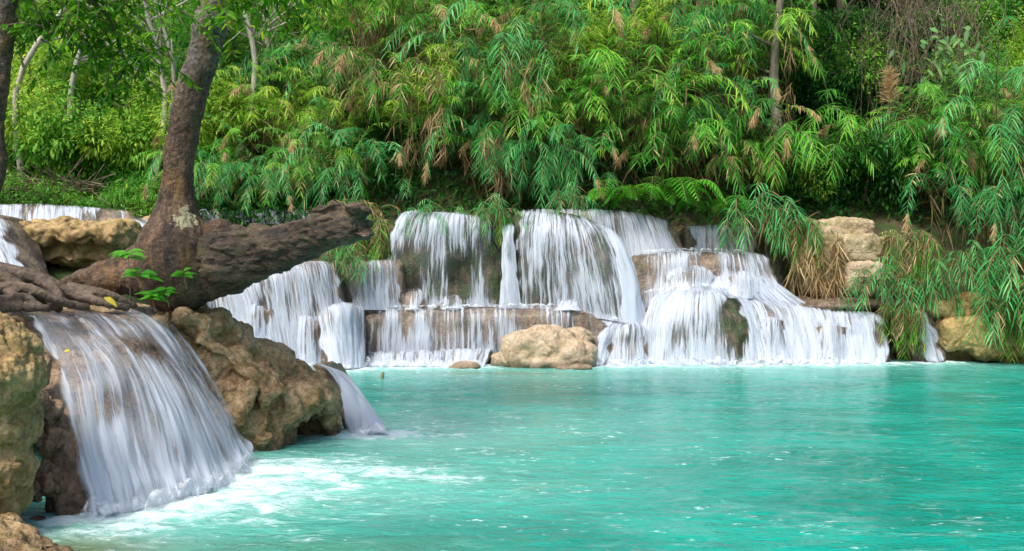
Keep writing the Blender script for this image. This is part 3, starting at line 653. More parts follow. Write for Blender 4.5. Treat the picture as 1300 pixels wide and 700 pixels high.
rock('boulder', [pb(737, 467, 19.3, 16, 5, .18), pb(716, 468, 19.3, 10, 4, .12)], 0.015, M_boul, [(0.02, 4, 'b'), (0.008, 12, 'n')], 'tiny flat stone in front of the tan boulder', 'stone')
# upper left ochre block
rock('rock_block', [pb(50, 300, 15.2, 42, 22, .5), pb(100, 298, 15.2, 60, 18, .5), pb(145, 300, 15.3, 30, 22, .5), pb(95, 322, 15.3, 40, 18, .4), pb(70, 292, 15.4, 50, 14, .6), pb(130, 318, 15.4, 30, 24, .4), pb(40, 318, 15.5, 25, 20, .3), pb(90, 345, 15.8, 90, 18, .5)],
     0.025, M_ochre, [(0.1, 1.8, 'b'), (0.07, 2.3, 'c'), (0.03, 7, 'b')], 'ochre rock block behind the roots at upper left', 'rock', it=3, sq=.7)
rock('rock_block', [pb(208, 276, 20, 14, 8, .3), pb(196, 280, 19.8, 14, 7, .3)], 0.03, M_ochre, [(0.04, 3, 'b')], 'small yellow rock behind the leaning trunk', 'rock')
rock('rock_ledge', [pb(60, 395, 10.4, 110, 10, .5), pb(150, 396, 11.0, 80, 10, .5), pb(20, 382, 10.6, 60, 14, .5), pb(-40, 400, 9.6, 60, 20, .8)], 0.025, M_near, [(0.04, 3, 'b'), (0.01, 14, 'n')],
     'brown rock shelf carrying the tangled roots', 'rock')
# limestone blocks on the right
rock('limestone_block', [pb(1075, 292, 22.2, 34, 15, .4), pb(1055, 296, 22.4, 30, 18, .4)], 0.03, M_block, [(0.05, 2.0, 'b'), (0.02, 3, 'c'), (0.015, 10, 'n')], 'cracked pale limestone block, topmost of the pile right of the falls', 'rock', it=4, sq=0.5)
rock('limestone_block', [pb(1044, 330, 22.0, 26, 44, .35), pb(1040, 350, 22.0, 24, 26, .3)], 0.03, M_block, [(0.05, 2.0, 'b'), (0.02, 3, 'c'), (0.015, 10, 'n')], 'tall mossy limestone block behind the dry root curtain', 'rock', it=4, sq=0.5)
rock('limestone_block', [pb(1090, 316, 21.8, 27, 20, .35), pb(1110, 318, 21.9, 18, 18, .3)], 0.03, M_block, [(0.04, 2.5, 'b'), (0.02, 4, 'c'), (0.012, 12, 'n')], 'limestone block resting on the pink-tan block', 'rock', it=4, sq=0.5)
rock('limestone_block', [pb(1095, 353, 21.7, 27, 24, .35), pb(1082, 356, 21.75, 16, 24, .3), pb(1120, 360, 21.9, 20, 18, .3)], 0.03, M_boul, [(0.05, 2.0, 'b'), (0.03, 3, 'c'), (0.012, 12, 'n')], 'pink-tan limestone block standing on the brown ledge', 'rock', it=4, sq=0.5)
rock('rock_ledge', [pb(1060, 389, 21.5, 55, 9, .45), pb(1110, 386, 21.6, 60, 8, .45), pb(1020, 384, 21.9, 30, 8, .4), pb(1080, 384, 21.9, 70, 9, .6), pb(1150, 392, 21.8, 60, 10, .6)], 0.03, M_trav, [(0.04, 2.5, 'b'), (0.012, 9, 'n')],
     'flat brown ledge below the limestone blocks', 'rock')
rock('rock_block', [pb(1205, 392, 21.2, 28, 13, .35), pb(1250, 388, 21.4, 40, 16, .4)], 0.03, M_gold, [(0.05, 2.4, 'b'), (0.03, 3, 'c'), (0.012, 9, 'n')], 'golden rock on top of the notched rock at right bank', 'rock', it=4, sq=0.5)
rock('rock_block', [pb(1218, 424, 21.0, 30, 22, .3), pb(1255, 432, 20.9, 22, 28, .3), pb(1290, 430, 20.9, 30, 34, .3), pb(1240, 415, 21.1, 50, 16, .3), pb(1230, 450, 21.5, 60, 30, .3), pb(1340, 430, 20.9, 50, 36, .4)], 0.03, M_gold,
     [(0.05, 2.4, 'b'), (0.03, 3, 'c'), (0.012, 9, 'n')], 'golden rock with dark notch at waterline on the right bank', 'rock', it=4, sq=0.5)

# ------------------------------------------------------------------ pool water
wx = np.linspace(-15, 15, 560); wy = np.concatenate([np.linspace(0.5, 6, 40, endpoint=False), np.linspace(6, 14, 210, endpoint=False), np.linspace(14, 23, 130)])
X, Yw = np.meshgrid(wx, wy, indexing='ij'); pts = np.stack([X, Yw], -1).reshape(-1, 2)
def seg_dist(pts, line):
    d = np.full(len(pts), 1e9)
    line = line[:: max(1, len(line) // 12)]
    for a, b in zip(line[:-1], line[1:]):
        ab = b - a; t = np.clip(((pts - a) @ ab) / (ab @ ab + 1e-9), 0, 1)
        d = np.minimum(d, np.linalg.norm(pts - (a + t[:, None] * ab), axis=1))
    return d
dall = np.full(len(pts), 1e9)
for G in BASES: dall = np.minimum(dall, seg_dist(pts, G[:, :2]))
foam = 1.3 * np.exp(-(dall / 0.42) ** 1.5)
q3 = np.stack([pts[:, 0], pts[:, 1], 0 * pts[:, 0]], -1)
def spot(px, py, rx, ry, s, rot=0):
    c = P(px, py, 2296.8 / (py - 350.0)); dx = pts[:, 0] - c[0]; dy = pts[:, 1] - c[1]
    a = dx * math.cos(rot) + dy * math.sin(rot); b = -dx * math.sin(rot) + dy * math.cos(rot)
    return s * np.exp(-((a / rx) ** 2 + (b / ry) ** 2))
for a in ((200, 650, .75, .55, 1.2, .35), (140, 672, .55, .35, 1.1, .1), (300, 630, .9, 1.0, 1.1, .5), (380, 600, 1.2, .95, 1.0, .2), (480, 602, 1.1, .7, .8, 0), (565, 602, .6, .6, .6, 0), (430, 632, 1.1, .5, .5, 0),
          (520, 553, .9, .22, .85, 0), (590, 554, .6, .16, .5, 0), (470, 553, .45, .22, 1.0, 0), (640, 530, 2.0, .5, .25, 0), (760, 520, 2.5, .8, .2, 0), (450, 470, .8, .5, .6, 0), (300, 668, .9, .3, .3, 0)):
    foam = np.maximum(foam, spot(*a))
milk = np.clip(0.85 * np.exp(-np.clip(dall - 0.2, 0, None) / 1.0) + spot(600, 540, 3.0, 2.2, .25) + spot(420, 620, 2.2, .9, .35) + spot(650, 478, 4, 1.6, .25), 0, 1)
sh = np.clip(spot(90, 700, .7, .45, .95) + spot(600, 474, 1.0, .25, .35) + spot(660, 474, .8, .22, .3) + spot(330, 590, .3, .25, .3) + spot(420, 695, .9, .25, .35), 0, .9)
wz = 0.018 * fbm(q3 * np.array([1.1, 1.9, 1]), 3) + 0.012 * fbm(q3 * np.array([4, 6.5, 1]), 3) + 0.05 * np.clip(foam, 0, 1) * (0.3 + fbm(q3 * 5, 3)) * ss(0.2, .8, foam)
V = np.column_stack([pts, wz]); a, b = X.shape
struct('water', mk_mesh('water', V, gq(a, b), M_water, attrs={'foam': np.clip(foam, 0, 1.3), 'milk': milk, 'shallow': sh}))

# splash foam heaped along the landing lines
def foam_strip(line, r, label, seed):
    n = max(12, int(np.linalg.norm(np.diff(line, axis=0), axis=1).sum() / 0.05)); L = cr(line[:: max(1, len(line) // 10)], n); k = 14
    th = np.linspace(-0.25, math.pi + .25, k)
    q = np.stack([np.arange(n) * 0.35 + seed * 7, np.zeros(n), np.zeros(n)], -1)
    rr = r * (0.8 + 1.3 * fbm(q * 1.3, 3))
    C = L[:, None] + np.stack([0 * th, -np.cos(th) * 1.25, np.sin(th) * 0.9], -1)[None] * rr[:, None, None]
    C[..., 1] += -r * .4
    C = C.reshape(-1, 3); C[:, 2] += 0.2 * r * fbm(C * 3, 2)
    cov = np.tile(0.1 + 0.42 * (1 - np.clip(th / math.pi, 0, 1)) ** .6 * (.4 + .6 * np.sin(np.clip(th, 0, math.pi))), n)
    e = np.minimum(np.arange(n), np.arange(n)[::-1]) * .05; cov = cov - np.repeat(.6 * (1 - ss(0, .2, e)), k)
    return C, gq(n, k), cov
FV = []; FF = []; FC = []; o = 0
for i, G in enumerate(BASES):
    L = G.copy(); L[:, 2] = 0.01
    r = 0.17 if L[:, 1].mean() > 15 else 0.17
    C, F, cv = foam_strip(L, r, '', i); FV.append(C); FF.append(F + o); FC.append(cv); o += len(C)
me = mk_mesh('foam', np.vstack(FV), np.vstack(FF), M_foam, attrs={'cov': np.concatenate(FC)})
tag(link('foam', me), 'white foam along the feet of the falls', 'foam', kind='stuff')
FV = []; FF = []; FC = []; o = 0
for i, (l, r) in enumerate([([(445, 392, 21.0), (520, 390, 21.1), (560, 390, 21.1), (650, 389, 21.0), (740, 389, 20.8)], .07), ([(806, 374, 21.1), (850, 368, 21.2), (900, 364, 21.2), (960, 376, 21.2)], .08),
                            ([(770, 405, 20.8), (800, 407, 20.7), (822, 404, 20.9)], .10), ([(800, 322, 22.3), (870, 318, 22.2), (960, 320, 22.3)], .06), ([(400, 388, 20.4), (450, 388, 20.7)], .09)]):
    C, F, cv = foam_strip(cr([P(*p) for p in l], 30), r, '', i + 40); FV.append(C); FF.append(F + o); FC.append(cv); o += len(C)
me = mk_mesh('foam', np.vstack(FV), np.vstack(FF), M_foam, attrs={'cov': np.concatenate(FC)})
tag(link('foam', me), 'white splash where the upper falls land on the ledges', 'foam', kind='stuff')

# stick in the pool
m = Acc(); m.add(*tube_arrays([(*P(484, 492, 17.6), .03), (*P(485, 482, 17.6), .035), (*P(486, 474, 17.6), .026), (*P(486.5, 472, 17.6), .004)], 8))
tag(link('wooden_stake', m.mesh('wooden_stake', M_cane)), 'short stub of wood sticking up out of the pool', 'stake')

# ------------------------------------------------------------------ the leaning tree and its log
def bark_mat():
    m, nt, out = new_mat('leaning_bark'); g = N(nt)
    pos = pos_out(g)
    n1 = g.noise(g.mapping(pos, (1, 1, 0.35)), 6, 6, 0.62, .5); n2 = g.noise(pos, 26, 5, 0.65); n3 = g.noise(pos, 2.4, 4, .6)
    col = g.ramp(g.math('ADD', g.math('MULTIPLY', n1, .5), g.math('MULTIPLY', n2, .5)), [(0.38, (0.013, 0.008, 0.005)), (0.5, (0.065, 0.038, 0.02)), (0.62, (0.18, 0.11, 0.06))])
    sep = g.n('ShaderNodeSeparateXYZ'); g.l(pos, sep.inputs[0])
    grey = g.mr(g.math('ADD', sep.outputs[2], g.math('MULTIPLY', n3, 1.6)), 4.2, 5.0)
    col = g.mix(g.math('MULTIPLY', grey, .75), col, g.ramp(n2, [(0.4, (0.045, 0.04, 0.033)), (0.6, (0.23, 0.22, 0.19))]))
    def patch(c, r, lo=.42):
        d = g.n('ShaderNodeVectorMath', operation='DISTANCE'); g.l(pos, d.inputs[0]); d.inputs[1].default_value = tuple(c)
        return g.mr(g.math('ADD', d.outputs['Value'], g.math('MULTIPLY', g.math('SUBTRACT', g.noise(pos, 9, 5, .7), .5), r * 3.2)), r * 1.02, r * .9)
    brk = g.mr(g.noise(pos, 45, 4, .7), .36, .5)
    col = g.mix(g.math('MULTIPLY', g.math('MULTIPLY', patch(P(239, 274, 10.25), .13), brk), .85), col, (0.44, 0.41, 0.25))
    col = g.mix(g.math('MULTIPLY', g.math('MULTIPLY', patch(P(246, 248, 10.25), .07), brk), .7), col, (0.42, 0.4, 0.3))
    org = g.math('MULTIPLY', g.mr(g.noise(g.mapping(pos, (1, 1, .3), (4, 1, 2)), 4, 5, .65), .52, .66), .6); col = g.mix(org, col, (0.2, 0.1, 0.025))
    spl = g.math('MULTIPLY', g.mr(g.noise(pos, 24, 3, .6), .68, .70), g.mr(sep.outputs[2], 1.7, 2.6)); col = g.mix(g.math('MULTIPLY', spl, .6), col, (0.5, 0.48, 0.38))
    yel = g.math('MULTIPLY', g.mr(n3, .54, .66), g.mr(sep.outputs[0], -3.4, -2.9)); col = g.mix(g.math('MULTIPLY', yel, .0), col, (0.4, 0.3, 0.08))
    b = g.n('ShaderNodeBsdfPrincipled'); g.l(col, b.inputs['Base Color']); b.inputs['Roughness'].default_value = .72
    h = g.math('ADD', g.math('MULTIPLY', n1, .6), g.math('MULTIPLY', n2, .4)); g.l(g.bump(h, 1.0, .08), b.inputs['Normal']); g.l(b.outputs[0], out.inputs[0])
    return m
M_bark = bark_mat()
M_log = rock_mat('log_wood', (0.012, 0.009, 0.007), (0.06, 0.04, 0.026), (0.2, 0.14, 0.09), moss=(0.05, 0.065, 0.02), moss_amt=.35, rough=.5, scale=2.2, stretch=(.35, 1, 1.3), bump=1.3)
M_root = rock_mat('root_wood', (0.03, 0.02, 0.013), (0.095, 0.065, 0.045), (0.2, 0.15, 0.11), moss=(0.06, 0.05, 0.02), moss_amt=.2, rough=.65, scale=2.5)

tree = link('leaning_tree', None, loc=P(225, 380, 10.5))
tag(tree, 'leaning brown tree with pale lichen patch, rising from the rocks at left', 'tree')
def under(o, root):
    o.parent = root; o.matrix_parent_inverse = Matrix.Translation(-root.location); return o
D = 10.5
tr = chain([PR(282, -330, D + .8, 24), PR(302, -150, D + .5, 20), PR(286, -50, D + .2, 21), PR(273, 0, D, 21.5), PR(262, 50, D, 20.5), PR(249, 102, D, 20), PR(234, 160, D, 20.5), PR(227, 205, D, 20), PR(226, 245, D, 22), PR(226, 278, D, 29), PR(225, 305, D, 42), PR(224, 330, D, 54), PR(226, 352, D, 48)], .3)
tr += [pb(255, 345, D, 52, 40, .30), pb(190, 350, D, 45, 30, .28), pb(240, 365, D + .1, 45, 22, .3), pb(280, 325, D, 32, 48, .24, 0, 0), pb(150, 355, D, 45, 20, .22, 0, -.15), pb(115, 362, D + .1, 30, 10, .16)]
tr += chain([PR(185, 325, D, 22), PR(150, 340, D, 16), PR(115, 352, D - .05, 12), PR(85, 358, D - .1, 8)])
me = blob_mesh('trunk', tr, .02, M_bark, 6, [(0.045, 2.2, 'n'), (0.022, (5, 5, 1.5), 'b'), (0.012, 14, 'n')])
under(link('trunk', me), tree)
lg = chain([PR(285, 330, D, 46), PR(320, 327, D - .05, 34), PR(350, 317, D - .15, 30), PR(388, 303, D - .25, 27), PR(420, 293, D - .35, 25), PR(442, 288, D - .4, 22)], .25)
lg += [pb(450, 268, D - .45, 14, 11, .16, 0, .1), pb(440, 292, D - .4, 22, 12, .16, 0, -.1), pb(464, 298, D - .42, 13, 8, .13, 0, .1), pb(462, 270, D - .45, 13, 8, .12, 0, .3), pb(470, 284, D - .3, 6, 5, .06), pb(452, 262, D - .42, 10, 6, .1), pb(410, 268, D - .3, 22, 9, .14, 0, -.05), pb(330, 292, D, 16, 10, .15), pb(425, 262, D - .35, 16, 7, .1), pb(300, 352, D, 20, 22, .2)]
me = blob_mesh('log', lg, .015, M_log, 3, [(0.05, (2.5, 2.5, 5), 'n'), (0.035, (3, 4, 7), 'c'), (0.03, (4, 6, 10), 'b'), (0.01, 22, 'n')])
o = under(link('log', me), tree); o['label'] = 'dark wet broken log limb with jagged end'
# limbs and crown above the frame
acc = Acc(); rng = np.random.default_rng(3)
tips = []
top = P(282, -330, D + .8)
for k in range(9):
    a = k * 2.4; d = np.array([math.cos(a), math.sin(a) * .8, .5 + .5 * rng.random()]); l = 1.6 + 1.6 * rng.random()
    p0 = top - np.array([0, 0, .8 * rng.random()]); c = cr([p0, p0 + d * l * .5 + [0, 0, .1], p0 + d * l], 9)
    r = np.linspace(.09, .02, 9); acc.add(*tube_arrays(np.column_stack([c, r]), 7)); tips += [c[4], c[6], c[8]]
under(link('limb', acc.mesh('limb', M_dbark)), tree)

def twig_cloud(centers, n_twig, n_leaf, L, W, seed, spread=.5, tl=.6, droop=.5, down=.5, leafprof='oval'):
    """twigs hanging from centres, leaves along them"""
    rng = np.random.default_rng(seed); la = Acc(); ta = Acc()
    for c in centers:
        for _ in range(n_twig):
            p0 = np.asarray(c[:3]) + rng.normal(size=3) * spread * np.array([1, 1, .5]); d = rng.normal(size=3); d[2] = -abs(d[2]) * down; d /= np.linalg.norm(d)
            l = tl * (.6 + .8 * rng.random()); q = cr([p0, p0 + d * l * .5, p0 + d * l + [0, 0, -.25 * l]], 6)
            ta.add(*tube_arrays(np.column_stack([q, np.linspace(.006, .002, 6)]), 4))
            t = rng.random(n_leaf) * .9 + .1; b = np.stack([np.interp(t, np.linspace(0, 1, 6), q[:, i]) for i in range(3)], 1)
            tan = q[-1] - q[0]; tan /= np.linalg.norm(tan) + 1e-9
            side = np.cross(tan, [0, 0, 1.]); side /= np.linalg.norm(side) + 1e-9
            sg = np.where(np.arange(n_leaf) % 2, 1, -1)[:, None]
            dd = tan * .5 + side * sg + rng.normal(size=(n_leaf, 3)) * .3 + np.array([0, 0, -.2])
            up = np.array([0, 0, 1.]) + rng.normal(size=(n_leaf, 3)) * .45
            v, f, a = leaves(b, dd, up, L * (.7 + .6 * rng.random(n_leaf)), W * (.8 + .4 * rng.random(n_leaf)), droop * rng.random(n_leaf), rng.random(n_leaf) ** 1.3, leafprof)
            la.add(v, f, a)
    return la, ta
cen = tips + [P(320, -40, 9.8), P(345, -45, 9.8), P(305, -50, 9.6), P(375, -60, 9.8), P(330, -32, 9.9)]
la, ta = twig_cloud(cen, 20, 16, .11, .035, 5, .32, .5)
under(link('crown', la.mesh('crown', M_canopy)), tree); under(link('twigs', ta.mesh('twigs', M_twig)), tree)

# tree at the left edge, its roots and overhanging boughs
lt = link('left_tree', None, loc=P(-40, 380, 8.6)); lt.name = 'slender_tree'
tag(lt, 'slender grey tree at the left edge with leafy boughs hanging into the top', 'tree')
me = blob_mesh('trunk', chain([PR(30, -420, 8.8, 15), PR(18, -200, 8.6, 17), PR(8, -40, 8.4, 18), PR(3, 30, 8.4, 17), PR(-1, 90, 8.4, 14), PR(-8, 160, 8.4, 13), PR(-6, 210, 8.4, 13), PR(-14, 250, 8.4, 13), PR(-35, 300, 8.5, 18), PR(-50, 345, 8.7, 30), PR(-60, 400, 8.8, 40)], .3), .018, M_bark, 5, [(0.03, 3, 'n'), (0.012, 12, 'b')])
under(link('trunk', me), lt)
roots = []
RT = [[(-60, 335, 9.4, 22), (0, 345, 9.5, 13), (50, 356, 9.6, 11), (85, 372, 9.7, 9), (125, 382, 9.8, 7)],
      [(-60, 350, 9.3, 16), (0, 352, 9.3, 9), (30, 368, 9.3, 8), (60, 384, 9.4, 6), (75, 392, 9.5, 5)],
      [(40, 352, 9.6, 9), (70, 368, 9.5, 7), (75, 385, 9.4, 6), (60, 392, 9.3, 5)],
      [(-20, 372, 9.1, 9), (15, 364, 9.2, 7), (45, 370, 9.2, 7), (80, 384, 9.3, 6), (110, 391, 9.5, 5)],
      [(-20, 385, 9.0, 9), (10, 380, 9.0, 6), (32, 376, 9.1, 5), (48, 388, 9.1, 5)],
      [(90, 366, 9.9, 8), (120, 372, 9.8, 8), (150, 380, 9.9, 7), (170, 388, 10.0, 5)],
      [(100, 376, 9.6, 6), (130, 384, 9.6, 6), (160, 391, 9.7, 5)], [(-10, 365, 9.3, 6), (20, 376, 9.1, 6), (25, 392, 9.0, 5)], [(-30, 392, 8.9, 8), (20, 390, 9.0, 6), (60, 391, 9.1, 5)]]
for r_ in RT: roots += chain([PR(*p) for p in r_], .35)
me = blob_mesh('roots', roots, .014, M_root, 2, [(0.012, 8, 'n'), (0.01, 14, 'b')])
o = under(link('roots', me), lt); o['label'] = 'tangled grey brown roots spread over the rock'
cen = [P(a, b, c) for a, b, c in ((40, -30, 8.2), (80, -20, 8.4), (110, 0, 8.5), (130, 25, 8.6), (150, 45, 8.7), (165, 65, 8.8), (135, 60, 8.7), (100, 25, 8.5), (70, 5, 8.4), (180, 5, 8.6), (150, -10, 8.6), (60, -60, 8.3), (120, -60, 8.5), (200, -50, 8.6), (20, -100, 8.4), (90, -120, 8.6), (230, -90, 8.8), (-40, -60, 8.4), (160, 85, 8.8), (45, 20, 8.3))]
la, ta = twig_cloud(cen, 10, 16, .08, .026, 8, .16, .32)
for a, b in (((20, -120, 8.5), (110, 0, 8.5)), ((20, -120, 8.5), (60, 0, 8.4)), ((110, 0, 8.5), (160, 80, 8.8)), ((18, -150, 8.5), (200, -20, 8.7))):
    p, q = P(*a), P(*b); ta.add(*tube_arrays(np.column_stack([cr([p, (p + q) / 2 + [0, 0, .15], q], 8), np.linspace(.022, .007, 8)]), 6))
under(link('crown', la.mesh('crown', M_canopy)), lt); under(link('boughs', ta.mesh('boughs', M_twig)), lt)

# seedlings on the trunk base
def sprout(c, n, L, label, seed, stem=None):
    rng = np.random.default_rng(seed); r = link('seedling', None, loc=c)
    tag(r, label, 'seedling'); a = np.arange(n) * 2.4 + rng.random(n)
    d = np.stack([np.cos(a), np.sin(a) * .7 - .3, .25 + .3 * rng.random(n)], 1)
    b = np.zeros((n, 3)); b[:, 2] = np.linspace(-.02, .04, n)
    v, f, q = leaves(b, d, np.tile([0, -.5, 1.], (n, 1)), L * (.7 + .5 * rng.random(n)), L * .38 * np.ones(n), .5 * np.ones(n), .35 + .5 * rng.random(n), 'oval')
    ac = Acc(); ac.add(v, f, q); link('leaf_cluster', ac.mesh('leaf_cluster', M_fern), r)
    ac = Acc(); st = stem or [(0.02, .05, -.14), (0, 0, 0)]
    ac.add(*tube_arrays(np.column_stack([cr(st, 7), np.linspace(.006, .004, 7)]), 5)); link('stem', ac.mesh('stem', M_cane), r)
sprout(P(163, 325, 9.9), 9, .2, 'seedling with broad leaves on the trunk base, highest of three at left', 1, [(0, .05, -.45), (.01, 0, -.2), (0, 0, 0)])
sprout(P(178, 350, 9.85), 8, .22, 'drooping long-leaved seedling in the middle of the trunk base', 2)
sprout(P(193, 378, 9.8), 12, .17, 'low bright seedling where trunk base meets the rock', 3)
sprout(P(210, 372, 9.8), 9, .15, 'small seedling right of the low bright one', 5)
sprout(P(233, 350, 9.85), 9, .15, 'lone seedling on the bare right side of the trunk base', 4)
ac = Acc(); ac.add(*leaves(np.array([[0, 0, 0.]]), np.array([[1, -.3, 0.]]), np.array([[0, -.5, 1.]]), np.array([.05]), np.array([.045]), np.array([.1]), np.array([.5]), 'oval'))
tag(link('fallen_leaf', ac.mesh('fallen_leaf', M_yleaf), loc=P(82, 445, 8.1)), 'yellow fallen leaf caught on the lip of the foreground fall', 'leaf')
ac = Acc(); ac.add(*leaves(np.array([[0, 0, 0.]]), np.array([[1, -.3, -.1]]), np.array([[0, -.7, .7]]), np.array([.15]), np.array([.06]), np.array([.5]), np.array([.1]), 'oval'))
tag(link('fallen_leaf', ac.mesh('fallen_leaf', M_yleaf), loc=P(132, 378, 9.5)), 'large yellow-green leaf lying on the roots', 'leaf')

# ------------------------------------------------------------------ reeds
def reed_parts(seed, ncane, L0, mat, leafL=.36, leafW=.020, nleaf=60, tilt=(8, 40), grav=.18, fan=1.3, start=.4, dry=.05, plumes=2, spread=.45, W_az=None):
    rng = np.random.default_rng(seed); la = Acc(); ca = Acc(); da = Acc(); pl = []
    for c in range(ncane):
        az = -math.pi / 2 + rng.normal() * fan; ti = R(rng.uniform(*tilt)); L = L0 * rng.uniform(.6, 1.15)
        d = np.array([math.cos(az) * math.sin(ti), math.sin(az) * math.sin(ti), math.cos(ti)])
        p = np.array([rng.normal() * spread, rng.normal() * spread * .7, -.1]); pts = [p.copy()]; n = 18; gk = grav * rng.uniform(.6, 1.5)
        for k in range(n):
            t = k / n; d = d + np.array([rng.normal() * .03, rng.normal() * .03 - .01, -gk * (t ** 1.3) * 1.6]); d /= np.linalg.norm(d); p = p + d * L / n; pts.append(p.copy())
        q = np.array(pts); tq = np.linspace(0, 1, n + 1)
        ca.add(*tube_arrays(np.column_stack([q, .011 * (1 - .75 * tq)]), 4))
        m = int(nleaf * L / L0); t = np.linspace(start, 1.0, m) + rng.normal(size=m) * .008; t = np.clip(t, 0, 1)
        b = np.stack([np.interp(t, tq, q[:, i]) for i in range(3)], 1); tg = np.gradient(q, axis=0); tan = np.stack([np.interp(t, tq, tg[:, i]) for i in range(3)], 1)
        tan /= np.linalg.norm(tan, axis=1)[:, None] + 1e-9
        roll = rng.normal() * .5; sd = np.cross(tan, np.array([math.sin(roll) * .5, -.2, 1.])); sd /= np.linalg.norm(sd, axis=1)[:, None] + 1e-9
        sg = np.where(np.arange(m) % 2, 1, -1)[:, None]
        dd = tan * .75 + sd * sg * .6 + rng.normal(size=(m, 3)) * .16
        ll = leafL * (1 - .45 * np.clip((t - .75) * 4, 0, 1)) * rng.uniform(.7, 1.2, m)
        up = np.array([0, -.3, 1.]) + rng.normal(size=(m, 3)) * .3
        base_r = rng.uniform(.15, .65)
        v, f, a = leaves(b, dd, up, ll, leafW * rng.uniform(.8, 1.25, m), rng.uniform(.2, .75, m), np.clip(base_r + rng.normal(size=m) * .13 + .55 * (t - .62), 0, 1))
        isdry = rng.random(m) < dry * (1.6 - t)
        kk = 8; vm = np.repeat(~isdry, kk)
        V3 = v.reshape(m, kk, 3); A3 = a.reshape(m, kk)
        for sel, ac in ((~isdry, la), (isdry, da)):
            s = np.where(sel)[0]
            if len(s) == 0: continue
            bb = (np.arange(len(s)) * kk)[:, None]; i = (np.arange(3) * 2)[None]
            F = np.stack([bb + i, bb + i + 1, bb + i + 3, bb + i + 2], -1).reshape(-1, 4)
            ac.add(V3[s].reshape(-1, 3), F, (A3[s].ravel() if ac is la else rng.random(len(s)).repeat(kk)))
        # hanging dead leaves low on the cane
        m = 5; t = rng.uniform(.15, .6, m); b = np.stack([np.interp(t, tq, q[:, i]) for i in range(3)], 1)
        v, f, a = leaves(b, rng.normal(size=(m, 3)) * .5 + [0, 0, -.8], rng.normal(size=(m, 3)), rng.uniform(.3, .6, m), .022 * np.ones(m), .4 * np.ones(m), rng.random(m) * .7); da.add(v, f, a)
        if len(pl) < plumes and c % 5 == 2: pl.append((q[-1], tan[-1]))
    meshes = {'leaf_sprays': la.mesh('leaf_sprays', mat), 'canes': ca.mesh('canes', M_cane), 'dry_leaves': da.mesh('dry_leaves', M_straw)}
    pm = []
    for p, d in pl:
        m = 130; t = rng.random(m); b = p + d * (t[:, None] - .3) * .38; dd = d * .9 + rng.normal(size=(m, 3)) * .38
        v, f, a = leaves(b, dd, rng.normal(size=(m, 3)), rng.uniform(.08, .2, m), .012 * np.ones(m), .5 * np.ones(m), rng.random(m)); ac = Acc(); ac.add(v, f, a); pm.append(ac.mesh('plume', M_plume))
    return meshes, pm

def make_clump(name, *a, **k):
    meshes, pm = reed_parts(*a, **k); r = link(name, None)
    for kk, me in meshes.items(): link(kk, me, r)
    for me in pm: link('plume', me, r)
    return r
protos = {
 'g1': make_clump('reed_clump', 11, 30, 3.3, M_reed), 'g2': make_clump('reed_clump', 12, 30, 3.6, M_reed, plumes=1, dry=.1), 'g3': make_clump('reed_clump', 13, 28, 3.0, M_reed, grav=.22, plumes=3),
 'b1': make_clump('reed_clump', 21, 26, 3.6, M_reedb, grav=.22, tilt=(15, 45), fan=.8, plumes=2, leafL=.36), 'b2': make_clump('reed_clump', 22, 26, 4.0, M_reedb, grav=.25, tilt=(15, 50), fan=.7, plumes=1, leafL=.38),
 'y1': make_clump('reed_clump', 31, 30, 3.1, M_reedy, grav=.11, tilt=(4, 35), fan=1.6, plumes=2), 'y2': make_clump('reed_clump', 32, 30, 2.8, M_reedy, grav=.14, plumes=3, dry=.12),
 'd1': make_clump('reed_clump', 41, 20, 3.2, M_reed, grav=.24, tilt=(15, 50), fan=.9, dry=.45, plumes=3),
 'h1': make_clump('reed_clump', 52, 30, 1.7, M_reed, grav=.95, tilt=(35, 75), fan=.5, plumes=0, leafL=.28, leafW=.018, nleaf=30, spread=.22, start=.1, dry=.35),
 's1': make_clump('reed_clump', 51, 16, 1.5, M_reedb, grav=.3, tilt=(30, 75), fan=.7, plumes=0, leafL=.3, leafW=.02, nleaf=26, spread=.2, start=.15),
}
used = set()
LOOK = {'g1': 'bushy green', 'g2': 'green', 'g3': 'drooping green', 'b1': 'drooping blue-green', 'b2': 'long trailing blue-green', 'y1': 'bright yellow-green', 'y2': 'feathery yellow-green', 'd1': 'half-dried straw-streaked', 's1': 'short dangling', 'h1': 'hanging'}
def put(kind, px, Y, label, s=1.0, rz=0.0, z=None, group='reed clumps on the bank behind the falls'):
    p = protos[kind]
    if kind in used: o = copy_tree(p)
    else: o = p; used.add(kind)
    x = (px - 650) * Y / FPX; zz = float(ground(x, Y)[0]) if z is None else z
    o.location = (x, Y, zz); o.rotation_euler = (0, 0, rz); o.scale = (s, s, s)
    tag(o, label, 'reed clump', group)
    return o
ROWS = [(24.9, 'lowest row'), (25.4, 'second row'), (26.5, 'third row'), (27.7, 'fourth row'), (29.2, 'top row')]
MARK = [(285, 'beside the leaning trunk'), (345, 'above the middle of the log'), (405, 'just left of the broken log end'), (465, 'above the broken log end'), (525, 'over left half of the tall broken fall'), (585, 'over right half of the tall broken fall'),
        (645, 'above the narrow white spout'), (705, 'over the centre curtain fall'), (765, 'above right shoulder of the curtain fall'), (825, 'over the bluish upper fall'), (885, 'above the short upper right fall'), (945, 'over the end of the top ledge'),
        (1005, 'above the dry root curtain'), (1065, 'over the pale limestone blocks'), (1125, 'above the hanging grass'), (1185, 'above the narrow right fall'), (1245, 'above the golden rocks'), (1305, 'at right edge of the photo')]
rng = np.random.default_rng(99)
